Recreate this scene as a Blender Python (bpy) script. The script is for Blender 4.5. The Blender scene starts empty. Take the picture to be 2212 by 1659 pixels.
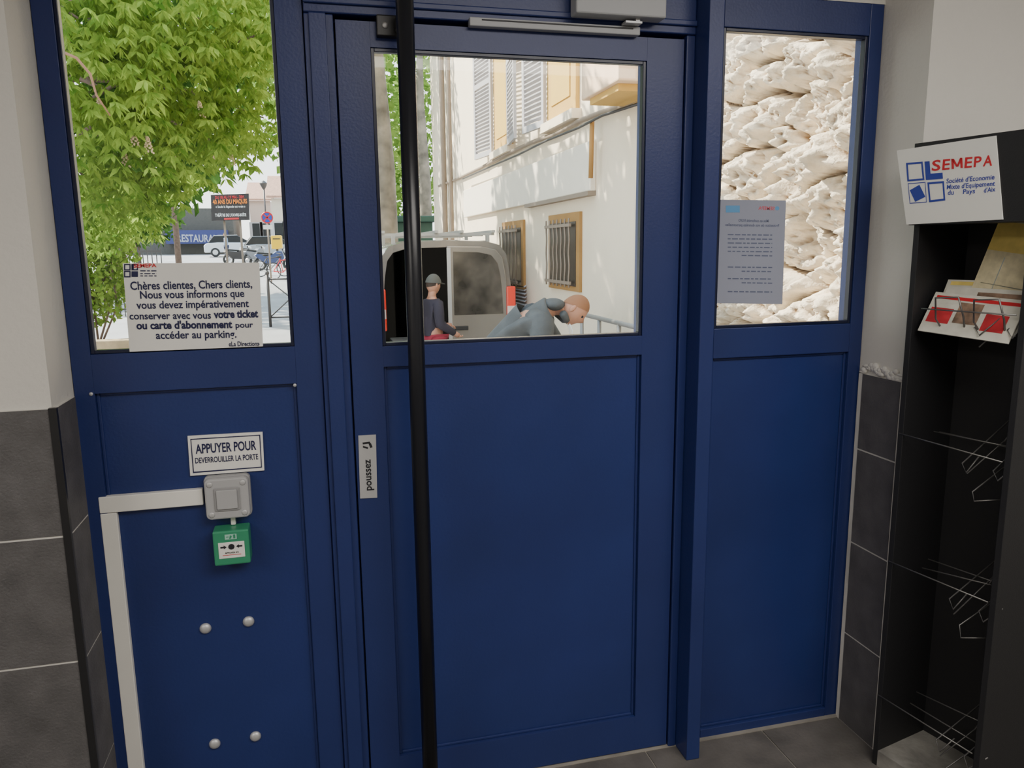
import bpy, bmesh, math, random
from mathutils import Vector as V, Matrix, noise
random.seed(7)
S=bpy.context.scene; C=S.collection
R=math.radians
# ---------------------------------------------------------------- camera
psi=R(14); th=R(10.1); rho=.0117; F=1662.0
CAM=V((0,-1.98,1.53))
fr=V((math.sin(psi)*math.cos(th),math.cos(psi)*math.cos(th),-math.sin(th)))
r0=V((math.cos(psi),-math.sin(psi),0)); u0=r0.cross(fr)
rr=r0*math.cos(rho)-u0*math.sin(rho); uu=u0*math.cos(rho)+r0*math.sin(rho)
cd=bpy.data.cameras.new('camera'); cam=bpy.data.objects.new('camera',cd); C.objects.link(cam)
m3=Matrix((rr,uu,-fr)).transposed()
cam.matrix_world=Matrix.Translation(CAM)@m3.to_4x4()
cd.sensor_width=36; cd.lens=36*F/2212; cd.clip_start=.02; cd.clip_end=500
S.camera=cam
def ray(px,py): return fr+rr*((px-1106)/F)+uu*((829.5-py)/F)
def PY(px,py,Y=0.0):
    d=ray(px,py); return CAM+d*((Y-CAM.y)/d.y)
def PX(px,py,X):
    d=ray(px,py); return CAM+d*((X-CAM.x)/d.x)
def PP(px,py,o,n):
    d=ray(px,py); return CAM+d*((o-CAM).dot(n)/d.dot(n))
def PD(px,py,Yc): return PY(px,py,Yc-1.98)
def ply(Y): return lambda x,y: PY(x,y,Y)
def mean(l): l=list(l); return sum(l)/len(l)
def Xm(*p,Y=0.0): return mean(PY(a,b,Y).x for a,b in p)
def Zm(*p,Y=0.0): return mean(PY(a,b,Y).z for a,b in p)
# ---------------------------------------------------------------- materials
def mat(name,col,rough=.5,metal=0,var=0,scale=8,bump=0,bscale=60,spec=.5,coat=0,crevice_shade=None):
    m=bpy.data.materials.new(name); m.use_nodes=True; nt=m.node_tree; N=nt.nodes; L=nt.links
    b=N['Principled BSDF']; b.inputs['Roughness'].default_value=rough; b.inputs['Metallic'].default_value=metal
    b.inputs['Specular IOR Level'].default_value=spec; b.inputs['Coat Weight'].default_value=coat
    tc=N.new('ShaderNodeTexCoord'); n=N.new('ShaderNodeTexNoise'); n.inputs['Scale'].default_value=scale; n.inputs['Detail'].default_value=5
    L.new(tc.outputs['Object'],n.inputs['Vector'])
    cr=N.new('ShaderNodeValToRGB'); v=max(var,.02)
    cr.color_ramp.elements[0].position=.3; cr.color_ramp.elements[1].position=.7
    cr.color_ramp.elements[0].color=(*[c*(1-v) for c in col],1); cr.color_ramp.elements[1].color=(*[min(1,c*(1+v)) for c in col],1)
    L.new(n.outputs['Fac'],cr.inputs['Fac'])
    if crevice_shade:  # shade painted into hollows: pointiness multiplies the base colour darker
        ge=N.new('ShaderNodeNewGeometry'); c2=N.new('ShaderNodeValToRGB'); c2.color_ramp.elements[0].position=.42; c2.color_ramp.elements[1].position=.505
        c2.color_ramp.elements[0].color=(*crevice_shade,1); c2.color_ramp.elements[1].color=(1,1,1,1)
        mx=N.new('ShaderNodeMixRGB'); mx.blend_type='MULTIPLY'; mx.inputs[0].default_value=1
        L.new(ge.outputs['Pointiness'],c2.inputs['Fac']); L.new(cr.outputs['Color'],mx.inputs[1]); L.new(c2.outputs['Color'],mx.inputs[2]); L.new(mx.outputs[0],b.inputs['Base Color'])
    else: L.new(cr.outputs['Color'],b.inputs['Base Color'])
    if bump:
        n2=N.new('ShaderNodeTexNoise'); n2.inputs['Scale'].default_value=bscale; n2.inputs['Detail'].default_value=4
        L.new(tc.outputs['Object'],n2.inputs['Vector'])
        bp=N.new('ShaderNodeBump'); bp.inputs['Strength'].default_value=bump; bp.inputs['Distance'].default_value=.01
        L.new(n2.outputs['Fac'],bp.inputs['Height']); L.new(bp.outputs['Normal'],b.inputs['Normal'])
    return m
def mix2(name,cols,t_,sc=None,c2=None):
    m=bpy.data.materials.new(name); m.use_nodes=True; nt=m.node_tree; N=nt.nodes; L=nt.links
    N.remove(N['Principled BSDF']); out=N['Material Output']
    tc=N.new('ShaderNodeTexCoord'); n=N.new('ShaderNodeTexNoise'); n.inputs['Scale'].default_value=sc or 3; n.inputs['Detail'].default_value=8; n.inputs['Roughness'].default_value=.7
    L.new(tc.outputs['Object'],n.inputs['Vector'])
    cr=N.new('ShaderNodeValToRGB'); cr.color_ramp.elements[0].position=.38; cr.color_ramp.elements[1].position=.62
    cr.color_ramp.elements[0].color=(*cols,1); cr.color_ramp.elements[1].color=(*(c2 or cols),1)
    L.new(n.outputs['Fac'],cr.inputs['Fac'])
    d=N.new('ShaderNodeBsdfDiffuse'); t=N.new('ShaderNodeBsdfTranslucent'); mx=N.new('ShaderNodeMixShader'); mx.inputs[0].default_value=t_
    L.new(cr.outputs['Color'],d.inputs['Color']); L.new(cr.outputs['Color'],t.inputs['Color'])
    L.new(d.outputs[0],mx.inputs[1]); L.new(t.outputs[0],mx.inputs[2]); L.new(mx.outputs[0],out.inputs['Surface'])
    return m
def leafmat(name,c1,c2,sc=3): return mix2(name,c1,.45,sc,c2)
def glassmat(name,tint):
    m=bpy.data.materials.new(name); m.use_nodes=True; nt=m.node_tree; N=nt.nodes; L=nt.links
    N.remove(N['Principled BSDF']); out=N['Material Output']
    t=N.new('ShaderNodeBsdfTransparent'); t.inputs[0].default_value=(*tint,1)
    g=N.new('ShaderNodeBsdfGlossy'); g.inputs['Roughness'].default_value=.02
    fz=N.new('ShaderNodeFresnel'); fz.inputs[0].default_value=1.35; mx=N.new('ShaderNodeMixShader')
    L.new(fz.outputs[0],mx.inputs[0]); L.new(t.outputs[0],mx.inputs[1]); L.new(g.outputs[0],mx.inputs[2]); L.new(mx.outputs[0],out.inputs['Surface'])
    return m
BLUE=mat('blue_paint',(.018,.032,.138),.38,var=.08,scale=3,bump=.05,bscale=150)
BLUE2=mat('blue_panel_paint',(.018,.034,.150),.32,var=.14,scale=2,bump=.06,bscale=120)
BLUED=mat('blue_paint_edge',(.008,.012,.04),.3)
RUB=mat('black_rubber',(.01,.01,.013),.5)
GL=glassmat('window_glass',(.95,.97,.96))
WHT=mat('white_wall_paint',(.64,.62,.58),.8,var=.03,scale=2,bump=.15,bscale=90)
TILE=mat('dark_wall_tile',(.105,.10,.102),.6,var=.2,scale=14,bump=.25,bscale=180)
FTILE=mat('dark_floor_tile',(.13,.12,.11),.5,var=.22,scale=9,bump=.15,bscale=90)
GROUT=mat('pale_grout',(.60,.58,.54),.9,var=.15)
FGROUT=mat('floor_grout',(.28,.26,.23),.9,var=.2)
BLACK=mat('black_satin_metal',(.014,.014,.016),.38)
BLKP=mat('black_laminate',(.015,.015,.017),.55,bump=.1,bscale=300)
BTUBE=mat('black_tube_paint',(.010,.011,.016),.28)
SILV=mat('silver_metal',(.60,.60,.61),.45,metal=.5)
ALU=mat('grey_painted_aluminium',(.42,.43,.45),.45)
WPL=mat('white_plastic',(.84,.82,.77),.45)
SIGNW=mat('white_sign_plastic',(.82,.81,.77),.5)
NAVY=mat('navy_print',(.012,.014,.07),.5)
RED=mat('red_print',(.6,.02,.03),.5)
BLU=mat('blue_print',(.03,.05,.35),.5)
DK=mat('black_print',(.015,.015,.02),.6)
GREY=mat('grey_plastic',(.32,.32,.33),.45,var=.05)
GREYL=mat('light_grey_plastic',(.42,.42,.43),.4)
GRN=mat('green_plastic',(.04,.28,.15),.35)
# ---------------------------------------------------------------- mesh helpers
ORG={}
class MB:
    def __init__(s,M=None): s.v=[]; s.f=[]; s.M=M
    def add(s,vs,fs):
        n=len(s.v)
        if s.M is not None: vs=[s.M@V(v) for v in vs]
        s.v+=[tuple(v) for v in vs]; s.f+=[tuple(i+n for i in f) for f in fs]; return s
    def box(s,x0,x1,y0,y1,z0,z1): return s.obox(V((x0,y0,z0)),V((x1-x0,0,0)),V((0,y1-y0,0)),V((0,0,z1-z0)))
    def obox(s,o,a,b,c):
        o=V(o);a=V(a);b=V(b);c=V(c)
        return s.add([o,o+a,o+a+b,o+b,o+c,o+a+c,o+a+b+c,o+b+c],[(0,3,2,1),(4,5,6,7),(0,1,5,4),(1,2,6,5),(2,3,7,6),(3,0,4,7)])
    def prism(s,poly,e):
        n=len(poly); poly=[V(p) for p in poly]; e=V(e)
        return s.add(poly+[p+e for p in poly],[tuple(range(n)),tuple(range(2*n-1,n-1,-1))]+[(i,(i+1)%n,(i+1)%n+n,i+n) for i in range(n)])
    def flat(s,poly): return s.add([V(p) for p in poly],[tuple(range(len(poly)))])
    def tube(s,pts,r,n=8,close=False):
        pts=[V(p) for p in pts]; k=len(pts); rs=r if isinstance(r,(list,tuple)) else [r]*k
        vs=[];fs=[]; prev=None
        for i,p in enumerate(pts):
            if close: d=pts[(i+1)%k]-pts[i-1]
            else: d=pts[min(i+1,k-1)]-pts[max(i-1,0)]
            d.normalize()
            if prev is None:
                a=V((0,0,1)) if abs(d.z)<.9 else V((1,0,0)); a=(a-d*a.dot(d)).normalized()
            else: a=(prev-d*prev.dot(d)).normalized()
            prev=a; b=d.cross(a)
            for j in range(n):
                t=2*math.pi*j/n; vs.append(p+(a*math.cos(t)+b*math.sin(t))*rs[i])
        for i in range(k if close else k-1):
            i2=(i+1)%k
            for j in range(n): fs.append((i*n+j,i*n+(j+1)%n,i2*n+(j+1)%n,i2*n+j))
        if not close: fs.append(tuple(range(n-1,-1,-1))); fs.append(tuple(range((k-1)*n,k*n)))
        return s.add(vs,fs)
    def ball(s,c,r,n=12,m=8):
        c=V(c); r=r if isinstance(r,(tuple,list)) else (r,r,r); vs=[];fs=[]
        for i in range(m+1):
            t=math.pi*i/m
            for j in range(n):
                p=2*math.pi*j/n; vs.append(c+V((r[0]*math.sin(t)*math.cos(p),r[1]*math.sin(t)*math.sin(p),r[2]*math.cos(t))))
        for i in range(m):
            for j in range(n): fs.append((i*n+j,(i+1)*n+j,(i+1)*n+(j+1)%n,i*n+(j+1)%n))
        return s.add(vs,fs)
    def lathe(s,o,ax,prof,n=16):
        o=V(o); ax=V(ax).normalized(); a=V((0,0,1)) if abs(ax.z)<.9 else V((1,0,0)); a=(a-ax*a.dot(ax)).normalized(); b=ax.cross(a); vs=[];fs=[]
        for (r,h) in prof:
            for j in range(n):
                t=2*math.pi*j/n; vs.append(o+ax*h+(a*math.cos(t)+b*math.sin(t))*r)
        for i in range(len(prof)-1):
            for j in range(n): fs.append((i*n+j,i*n+(j+1)%n,(i+1)*n+(j+1)%n,(i+1)*n+j))
        fs.append(tuple(range(n-1,-1,-1))); fs.append(tuple(range((len(prof)-1)*n,len(prof)*n)))
        return s.add(vs,fs)
    def ring(s,c,ax,R_,r,n=24,m=6):
        c=V(c); ax=V(ax).normalized(); a=V((0,0,1)) if abs(ax.z)<.9 else V((1,0,0)); a=(a-ax*a.dot(ax)).normalized(); b=ax.cross(a)
        return s.tube([c+(a*math.cos(2*math.pi*i/n)+b*math.sin(2*math.pi*i/n))*R_ for i in range(n)],r,m,close=True)
    def build(s,name,m,parent=None,smooth=False,bevel=0,fix=True,**kw):
        me=bpy.data.meshes.new(name); me.from_pydata(s.v,[],s.f)
        if fix:
            bm=bmesh.new(); bm.from_mesh(me); bmesh.ops.recalc_face_normals(bm,faces=bm.faces); bm.to_mesh(me); bm.free()
        if smooth: me.polygons.foreach_set('use_smooth',[True]*len(me.polygons))
        o=bpy.data.objects.new(name,me); C.objects.link(o); me.materials.append(m)
        if parent is None:
            xs=[v[0] for v in s.v]; ys=[v[1] for v in s.v]; zs=[v[2] for v in s.v]
            c=V(((min(xs)+max(xs))/2,(min(ys)+max(ys))/2,min(zs))); o.location=c
        else: c=ORG[parent.name]; o.parent=parent
        me.transform(Matrix.Translation(-c)); ORG[o.name]=c
        if bevel:
            md=o.modifiers.new('bevel','BEVEL'); md.width=bevel; md.segments=2; md.limit_method='ANGLE'
        for k,v in kw.items(): o[k]=v
        return o
def thing(name,label,cat,loc,group=None,kind=None):
    o=bpy.data.objects.new(name,None); C.objects.link(o); o.location=loc; o.empty_display_size=.1
    ORG[o.name]=V(loc); o['label']=label; o['category']=cat
    if group: o['group']=group
    if kind: o['kind']=kind
    return o
def struct(name,b,m,**k): return b.build(name,m,kind='structure',**k)
def sempty(name,loc):
    o=bpy.data.objects.new(name,None); C.objects.link(o); o.location=loc; ORG[o.name]=V(loc); o['kind']='structure'; return o
def evalmesh(o):
    bpy.context.view_layer.update(); dg=bpy.context.evaluated_depsgraph_get()
    me=bpy.data.meshes.new_from_object(o.evaluated_get(dg))
    vs=[v.co.copy() for v in me.vertices]; fs=[tuple(p.vertices) for p in me.polygons]
    bpy.data.objects.remove(o); bpy.data.meshes.remove(me)
    return vs,fs
def tmesh(body,bold=0):
    cu=bpy.data.curves.new('t','FONT'); cu.body=body; cu.size=1; cu.offset=bold; cu.resolution_u=3
    o=bpy.data.objects.new('t',cu); C.objects.link(o); return evalmesh(o)
HC=max(v.y for v in tmesh('H')[0])
def lettering(name,parent,m,pl,lines,up=V((0,0,1)),**kw):
    b=MB()
    for body,x0,y0,x1,y1,cap,bold in lines:
        P0=pl(x0,y0);P1=pl(x1,y1); ex=P1-P0; W=ex.length; ex.normalize(); ez=(up-ex*up.dot(ex)).normalized()
        vs,fs=tmesh(body,bold); mn=min(v.x for v in vs); mx=max(v.x for v in vs)
        c=cap*((P0-CAM).dot(fr))/F/HC
        b.add([P0+ex*((v.x-mn)*W/(mx-mn))+ez*(v.y*c) for v in vs],fs)
    return b.build(name,m,parent,fix=False,**kw)
def wordbars(b,pl,x0,y0,x1,y1,h=2.2,seed=1):
    rnd=random.Random(seed); t=0; L=abs(x1-x0)
    while t<1:
        w=rnd.uniform(5,14)/L; a=t; e=min(1,t+w); t=e+3/L
        f=lambda k:(x0+(x1-x0)*k,y0+(y1-y0)*k)
        p=f(a);q=f(e); b.flat([pl(p[0],p[1]),pl(q[0],q[1]),pl(q[0],q[1]-h),pl(p[0],p[1]-h)])
# ---------------------------------------------------------------- key dimensions
xl=Xm((60,0),(121,521),(207,1250)); xr=Xm((1915,10),(1860,775),(1805,1540))
ZT=2.186; CZ=2.6
YL=-.158; YR=-.183; YO=.075
# ---------------------------------------------------------------- room shell
rows=[0,.305,.61,.91]
def tilewall(side,parent,xa,xb,Y,xe,y0,top):
    b=MB(); g=.005; zs=rows+[top]
    s=1 if xb>xa else -1
    x=xa
    while (xb-x)*s>0.01:
        x2=x+s*.6
        if (x2-xb)*s>0: x2=xb
        for i in range(4): b.box(min(x,x2)+g/2,max(x,x2)-g/2,Y-.009,Y,zs[i]+g/2,zs[i+1]-g/2)
        x=x2
    for i in range(4):
        xa2,xb2=(xe,xe+.009) if side=='l' else (xe-.009,xe)
        b.box(xa2,xb2,Y+.003,y0-.003,zs[i]+g/2,zs[i+1]-g/2)
    b.build('wall_tiles',TILE,parent)
    gb=MB()
    if side=='l': gb.box(xb,xa,Y-.0075,Y,0,top-.002); gb.box(xe,xe+.0075,Y,y0,0,top-.002)
    else: gb.box(xa,xb,Y-.0075,Y,0,top-.002); gb.box(xe-.0075,xe,Y,y0+.015,0,top-.002)
    gb.build('grout',GROUT,parent)
wl=struct('wall_left',MB().box(-3.5,xl,YL,YO,0,CZ),WHT)
tilewall('l',wl,xl+.009,-3.5,YL,xl,-.02,1.2)
tb=MB().box(xl-.004,xl+.012,YL-.012,YL-.001,0,1.2); tb.build('corner_trim',BLACK,wl)
wr_=struct('wall_right',MB().box(xr,3.7,YR,YO,0,CZ),WHT)
tilewall('r',wr_,xr-.009,3.7,YR,xr,-.02,1.145)
pb=MB(); rnd=random.Random(3)
for i in range(26):
    y=YR+.004+i*.0066; pb.ball((xr-.003,y,1.150+rnd.uniform(-.004,.022)),(.007,rnd.uniform(.008,.018),rnd.uniform(.004,.012)),8,6)
pb.build('plaster_patch',WHT,wr_,smooth=True)
struct('wall_front',MB().box(xl,xr,0,.25,ZT,CZ),WHT)
struct('wall_back',MB().box(-3.5,3.7,-4.7,-4.6,0,CZ),WHT)
struct('wall_west',MB().box(-3.6,-3.5,-4.7,YO,0,CZ),WHT)
struct('wall_east',MB().box(3.7,3.8,-4.7,YO,0,CZ),WHT)
struct('ceiling',MB().box(-3.6,3.8,-4.7,.95,CZ,CZ+.12),WHT)  # outer edge is an unseen overhang, added to keep the sun out
fl=struct('floor',MB().box(-3.6,3.8,-4.7,.25,-.1,-.003),FGROUT)
b=MB()
ty=[.058]
while ty[-1]>-4.6: ty.append(ty[-1]-.4)
tx=[-3.5+i*.4 for i in range(19)]
for i in range(len(ty)-1):
    for j in range(len(tx)-1): b.box(tx[j]+.0025,tx[j+1]-.0025,ty[i+1]+.0025,ty[i]-.0025,-.003,0)
b.build('floor_tiles',FTILE,fl)
# ---------------------------------------------------------------- facade
gx0=Xm((120,0),(187,765)); gx1=Xm((595,0),(632,750)); gz0=Zm((187,765),(632,750)); gz1=2.125
px0=Xm((192,850)); px1=Xm((640,830)); pz1=Zm((192,850),(640,830))
s1=Xm((655,0),(742,1659))
def unit(name,X0,X1,gx0,gx1,gz0,gz1,px0,px1,pz0,pz1,zb,zt,Yf=0.0,bdz=.011):
    r=sempty(name,((X0+X1)/2,Yf,zb)); e=.0015
    f=MB(); Ya,Yb=Yf,Yf+.06
    f.box(X0+e,gx0,Ya,Yb,zb,zt); f.box(gx1,X1-e,Ya,Yb,zb,zt)
    f.box(gx0,gx1,Ya,Yb,gz1,zt); f.box(gx0,gx1,Ya,Yb,pz1,gz0); f.box(gx0,gx1,Ya,Yb,zb,pz0)
    if px0>gx0: f.box(gx0,px0,Ya,Yb,pz0,pz1)
    if px1<gx1: f.box(px1,gx1,Ya,Yb,pz0,pz1)
    f.build('frame',BLUE,r,bevel=.002)
    MB().box(max(px0,gx0),min(px1,gx1),Ya+.016,Yb-.01,pz0-.001,pz1+.001).build('lower_panel',BLUE2,r)
    w=.008; p0=max(px0,gx0);p1=min(px1,gx1)
    bd=MB()
    for (a,c,d,h) in ((p0,p0+w,pz0,pz1),(p1-w,p1,pz0,pz1),(p0+w,p1-w,pz1-w,pz1),(p0+w,p1-w,pz0,pz0+w)): bd.box(a,c,Ya+bdz,Ya+.0165,d,h)
    bd.build('panel_bead',BLUE,r,bevel=.002)
    w=.009; g=MB()
    for (a,c,d,h) in ((gx0,gx0+w,gz0,gz1),(gx1-w,gx1,gz0,gz1),(gx0+w,gx1-w,gz1-w,gz1),(gx0+w,gx1-w,gz0,gz0+w)): g.box(a,c,Ya+.004,Ya+.024,d,h)
    g.build('glazing_bead',BLUED,r,bevel=.0015)
    MB().box(gx0+.001,gx1-.001,Ya+.027,Ya+.031,gz0+.001,gz1-.001).build('window_pane',GL,r)
    return r
w1=unit('window_1',xl,s1,gx0,gx1,gz0,gz1,px0,px1,.03,pz1,0,ZT)
for (x,y) in ((197,851),(637,832)):
    p=PY(x,y,0); MB().lathe(p,(0,-1,0),[(.0045,0),(.0045,.002),(.003,.0032)],12).build('screw',SILV,w1,smooth=True)
for (x,y) in ((444,1357),(537,1342),(464,1606),(552,1590)):
    p=PY(x,y,.016); MB().lathe(p,(0,-1,0),[(.0145,0),(.0145,.002),(.0125,.0055),(.008,.0085),(.003,.0095)],24).build('dome_bolt',SILV,w1,smooth=True)
dl=Xm((722,40),(768,1000)); dr=.972; dzt=2.062
struct('trim_1',MB().box(s1+.001,dl-.003,-.012,.07,0,dzt+.01).box(s1+.012,dl-.02,-.022,-.012,0,dzt+.01),BLUE,bevel=.003)
struct('trim_2',MB().box(dr+.003,1.0,-.012,.07,0,dzt+.01).box(1.0,1.043,-.085,.07,0,ZT),BLUE,bevel=.003)
struct('trim_3',MB().box(s1+.001,1.0,-.014,.07,dzt+.011,ZT).box(s1+.001,1.0,-.022,-.014,dzt+.03,dzt+.045),BLUE,bevel=.003)
struct('trim_4',MB().box(s1-.02,dl+.02,.0705,.09,0,ZT).box(dr-.02,1.06,.0705,.09,0,ZT).box(s1-.02,1.06,.0705,.09,dzt-.02,ZT).box(s1-.02,1.06,.0705,.09,-.02,.03),BLUED)
struct('trim_5',MB().box(xl,xr,-.012,.07,-.003,.004),FGROUT)
x0=Xm((798,108),(828,747)); x1=Xm((1397,130),(1384,725)); z1=Zm((798,106),(1397,130)); z0=Zm((828,747),(1384,725))
q0=Xm((830,792),(862,1632)); q1=Xm((1387,765),(1368,1545)); r1=Zm((830,792),(1387,765)); r0_=Zm((862,1632),(1368,1545))
door=unit('door_1',dl,dr,min(x0,q0),max(x1,q1),z0,z1,q0,q1,r0_,r1,.008,dzt,-.006)
a0=Xm((1568,58),(1540,712)); a1=Xm((1876,80),(1840,697)); b1=Zm((1568,58),(1872,77)); b0=Zm((1540,712),(1837,697))
c0=Xm((1535,775),(1512,1590)); c1=Xm((1848,760),(1800,1530)); d1=Zm((1535,775),(1848,760)); d0=Zm((1512,1588),(1800,1530))+.012
w2=unit('window_2',1.044,xr,a0,a1,b0,b1,min(c0,a0+.0),c1,max(d0,.02),d1,0,ZT)
# ---------------------------------------------------------------- upright tube
tb=thing('upright_tube','tall black round tube standing upright in front of the blue door, from floor to ceiling','pole',(.2245,-.12,0))
MB().tube([(.2245,-.12,0.001),(.2245,-.12,CZ-.001)],.0205,24).build('tube',BTUBE,tb,smooth=True)
MB().lathe((.2245,-.12,.001),(0,0,1),[(.035,0),(.035,.006),(.0205,.01)],24).build('floor_flange',BLACK,tb)
p=PY(831,57,-.02)
MB().box(p.x-.02,p.x+.045,-.03,-.007,p.z-.024,p.z+.024).box(p.x+.022,p.x+.045,-.105,-.03,p.z-.016,p.z+.016).build('bracket',BLACK,tb,bevel=.003)
MB().lathe((p.x,-.03,p.z),(0,-1,0),[(.007,0),(.007,.002),(.004,.004)],16).build('screw',SILV,tb,smooth=True)
# ---------------------------------------------------------------- door closer
pa=PY(1245,28,-.07); pb_=PY(1440,38,-.07); zb=(pa.z+pb_.z)/2
dc=thing('door_closer','silver-grey door closer with slide rail above the middle door','door closer',((pa.x+pb_.x)/2,-.03,zb))
MB().box(pa.x,pb_.x,-.07,-.0225,zb,zb+.062).build('closer_body',ALU,dc,bevel=.004)
ra=PY(1015,56,-.03); rb=PY(1383,75,-.03); zr=(ra.z+rb.z)/2
MB().box(ra.x,rb.x,-.03,-.0065,zr,zr+.02).build('slide_rail',ALU,dc,bevel=.002)
MB().box(ra.x+.03,rb.x-.02,-.0315,-.0295,zr+.013,zr+.016).build('rail_slot',RUB,dc)
MB().obox((rb.x-.05,-.055,zr+.021),(.045,0,0),(0,.03,0),(0,0,.006)).box(rb.x-.022,rb.x-.01,-.052,-.04,zr+.02,zb+.001).build('closer_arm',SILV,dc,bevel=.001)
# ---------------------------------------------------------------- boards and notices
def board(name,label,cat,pts,Y,m,t=.003,name2='board'):
    p=[PY(x,y,Y) for x,y in pts]; lo=min(q.z for q in p)
    r=thing(name,label,cat,(mean(q.x for q in p),Y,lo))
    MB().prism(p,(0,t,0)).build(name2,m,r); return r
n1=board('notice_board','white notice board with seven lines of navy lettering, leaning in the left window','sign',[(265,569),(560,567),(568,748),(280,760)],-.004,SIGNW,.004)
pl=ply(-.0052)
lettering('lettering',n1,NAVY,pl,[("Chères clientes, Chers clients,",282,626,545,621,17,.02),("Nous vous informons que",303,645,528,641,16,.02),("vous devez impérativement",295,667,538,663,16,.02),("conserver avec vous",280,690,456,688,15,.02),("votre ticket",462,687,558,685,16,.036),("ou carte d'abonnement",295,711,502,708,16,.036),("pour",509,708,547,707,12,.02),("accéder au parking.",337,732,511,729,16,.02),("«La Direction»",494,748,561,747,10,.02)])
lb=MB()
for (x,y) in ((268,570),(284,570),(268,585)):
    q=14; 
    for (u,v,w,h) in ((0,0,q,2.5),(0,q-2.5,q,q),(0,2.5,2.5,q-2.5),(q-2.5,2.5,q,q-2.5)): lb.flat([pl(x+u,y+v),pl(x+w,y+v),pl(x+w,y+h if h>v else y+v+h),pl(x+u,y+h if h>v else y+v+h)])
lb.flat([pl(284,571),pl(289,571),pl(289,584),pl(284,584)]); lb.flat([pl(284,586),pl(298,586),pl(298,598),pl(284,598)])
for y in (586,592,597): wordbars(lb,pl,303,y,338,y,2,y)
lb.build('emblem',NAVY,n1,fix=False)
lettering('red_lettering',n1,RED,pl,[("SEMEPA",289,578,338,577,8,.02)])
n2=board('instruction_plate','white plate with navy border reading how to unlock the door, above the grey switch','sign',[(405,942),(567,933),(571,1016),(411,1028)],.010,SIGNW,.004)
pl=ply(.0088)
fb=MB(); o_=[(411,948),(562,939),(566,1010),(417,1022)]; i_=[(413,950),(560,941),(564,1008),(419,1019)]
for k in range(4): fb.flat([pl(*o_[k]),pl(*o_[(k+1)%4]),pl(*i_[(k+1)%4]),pl(*i_[k])])
fb.build('border',NAVY,n2,fix=False)
lettering('lettering',n2,NAVY,pl,[("APPUYER POUR",423,980,554,971,20,.02),("DEVERROUILLER LA PORTE",422,1001,558,992,12,.014)])
n3=board('push_label','narrow silver label with a vertical word for push on the middle door','label',[(774,941),(812,939),(815,1075),(778,1077)],-.009,SILV,.0025)
pl=ply(-.0098)
lettering('lettering',n3,DK,pl,[("poussez",803,1059,800,992,15,.022)],up=V((-1,0,0)))
hb=MB()
for poly in ([(783,956),(799,954),(800,958),(784,960)],[(796,958),(801,957),(805,966),(800,968)],[(784,963),(795,966),(795,970),(784,967)]): hb.flat([pl(*q) for q in poly])
hb.build('hand_symbol',DK,n3,fix=False)
PAP=mix2('backlit_paper',(.42,.44,.54),.25)
n4=board('paper_notice','pale blue backlit paper notice with mirrored print, taped on the right window','paper notice',[(1555,431),(1698,433),(1690,657),(1548,655)],.024,PAP,.001,'sheet')
pl=ply(.0235)
FT=mat('faded_print',(.13,.15,.24),.7); FR=mat('faded_red',(.6,.12,.16),.7); FB=mat('faded_blue',(.12,.33,.6),.7)
lettering('red_lettering',n4,FR,pl,[("SEMEPA",1673,454,1638,453,7,.02)])
eb=MB(); eb.flat([pl(1568,444),pl(1598,444),pl(1598,459),pl(1568,459)]); eb.build('blue_square',FB,n4,fix=False)
eb=MB(); eb.flat([pl(1679+4.5*math.cos(t*.5236),450+4.5*math.sin(t*.5236)) for t in range(12)]); eb.build('round_emblem',FB,n4,fix=False)
lettering('lettering',n4,FT,pl,[("Mise en conformité RGPD",1660,480,1595,479,5.5,.02),("Protection de vos données personnelles",1683,490,1567,488,5.5,.02)])
wb=MB()
for k,y in enumerate((508,517,526,535,544,553,578,587,603,612,631)):
    wordbars(wb,pl,1572+(30 if k in(5,7,9) else 0),y,1668,y+1,2.4,k)
wb.build('small_print',FT,n4,fix=False)
# ---------------------------------------------------------------- switch, call point, trunking
Yp=.0155
tk=thing('cable_trunking','white L-shaped cable trunking running up the left panel and across to the grey switch','trunking',(PY(240,1400,Yp).x,Yp,.002))
a=PY(217,1075,Yp); bX=(PY(257,1105,Yp).x+PY(313,1659,Yp).x)/2; aX=(a.x+PY(280,1659,Yp).x)/2
h1=PY(438,1052,Yp).z; h0=PY(438,1084,Yp).z; ha=PY(217,1070,Yp).z; hb_=PY(257,1104,Yp).z
hx=PY(440,1068,Yp).x
zt=(h1+ha)/2; zl=(h0+hb_)/2
MB().box(aX,bX,Yp-.017,Yp,.002,zl-.0015).build('vertical_duct',WPL,tk,bevel=.002)
MB().box(aX,hx,Yp-.018,Yp,zl,zt).build('horizontal_duct',WPL,tk,bevel=.002)
c=PY(491,1077,-.02); 
sw=thing('light_switch','grey square weatherproof push switch with four corner screws on the blue panel','switch',(c.x,Yp,c.z-.058))
hw=.052
def rsq(cx,cz,h,r,n=5):
    o=[]
    for (sx,sz,a0) in ((1,1,0),(-1,1,90),(-1,-1,180),(1,-1,270)):
        for k in range(n+1):
            t=R(a0+90*k/n); o.append(V((cx+sx*(h-r)+r*math.cos(t),0,cz+sz*(h-r)+r*math.sin(t))))
    return o
def rbox(b,cx,cz,h,r,ya,yb): b.prism([V((p.x,ya,p.z)) for p in rsq(cx,cz,h,r)],(0,yb-ya,0)); return b
rbox(MB(),c.x,c.z,hw+.003,.012,-.004,Yp).build('housing',GREY,sw,bevel=.003)
rbox(MB(),c.x,c.z,hw,.012,-.022,-.0045).build('cover',GREYL,sw,bevel=.004)
rbox(MB(),c.x,c.z,.030,.004,-.0255,-.0225).build('rocker_frame',GREY,sw,bevel=.001)
rbox(MB(),c.x,c.z,.0245,.003,-.030,-.0256).build('rocker',GREYL,sw,bevel=.0015)
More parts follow.
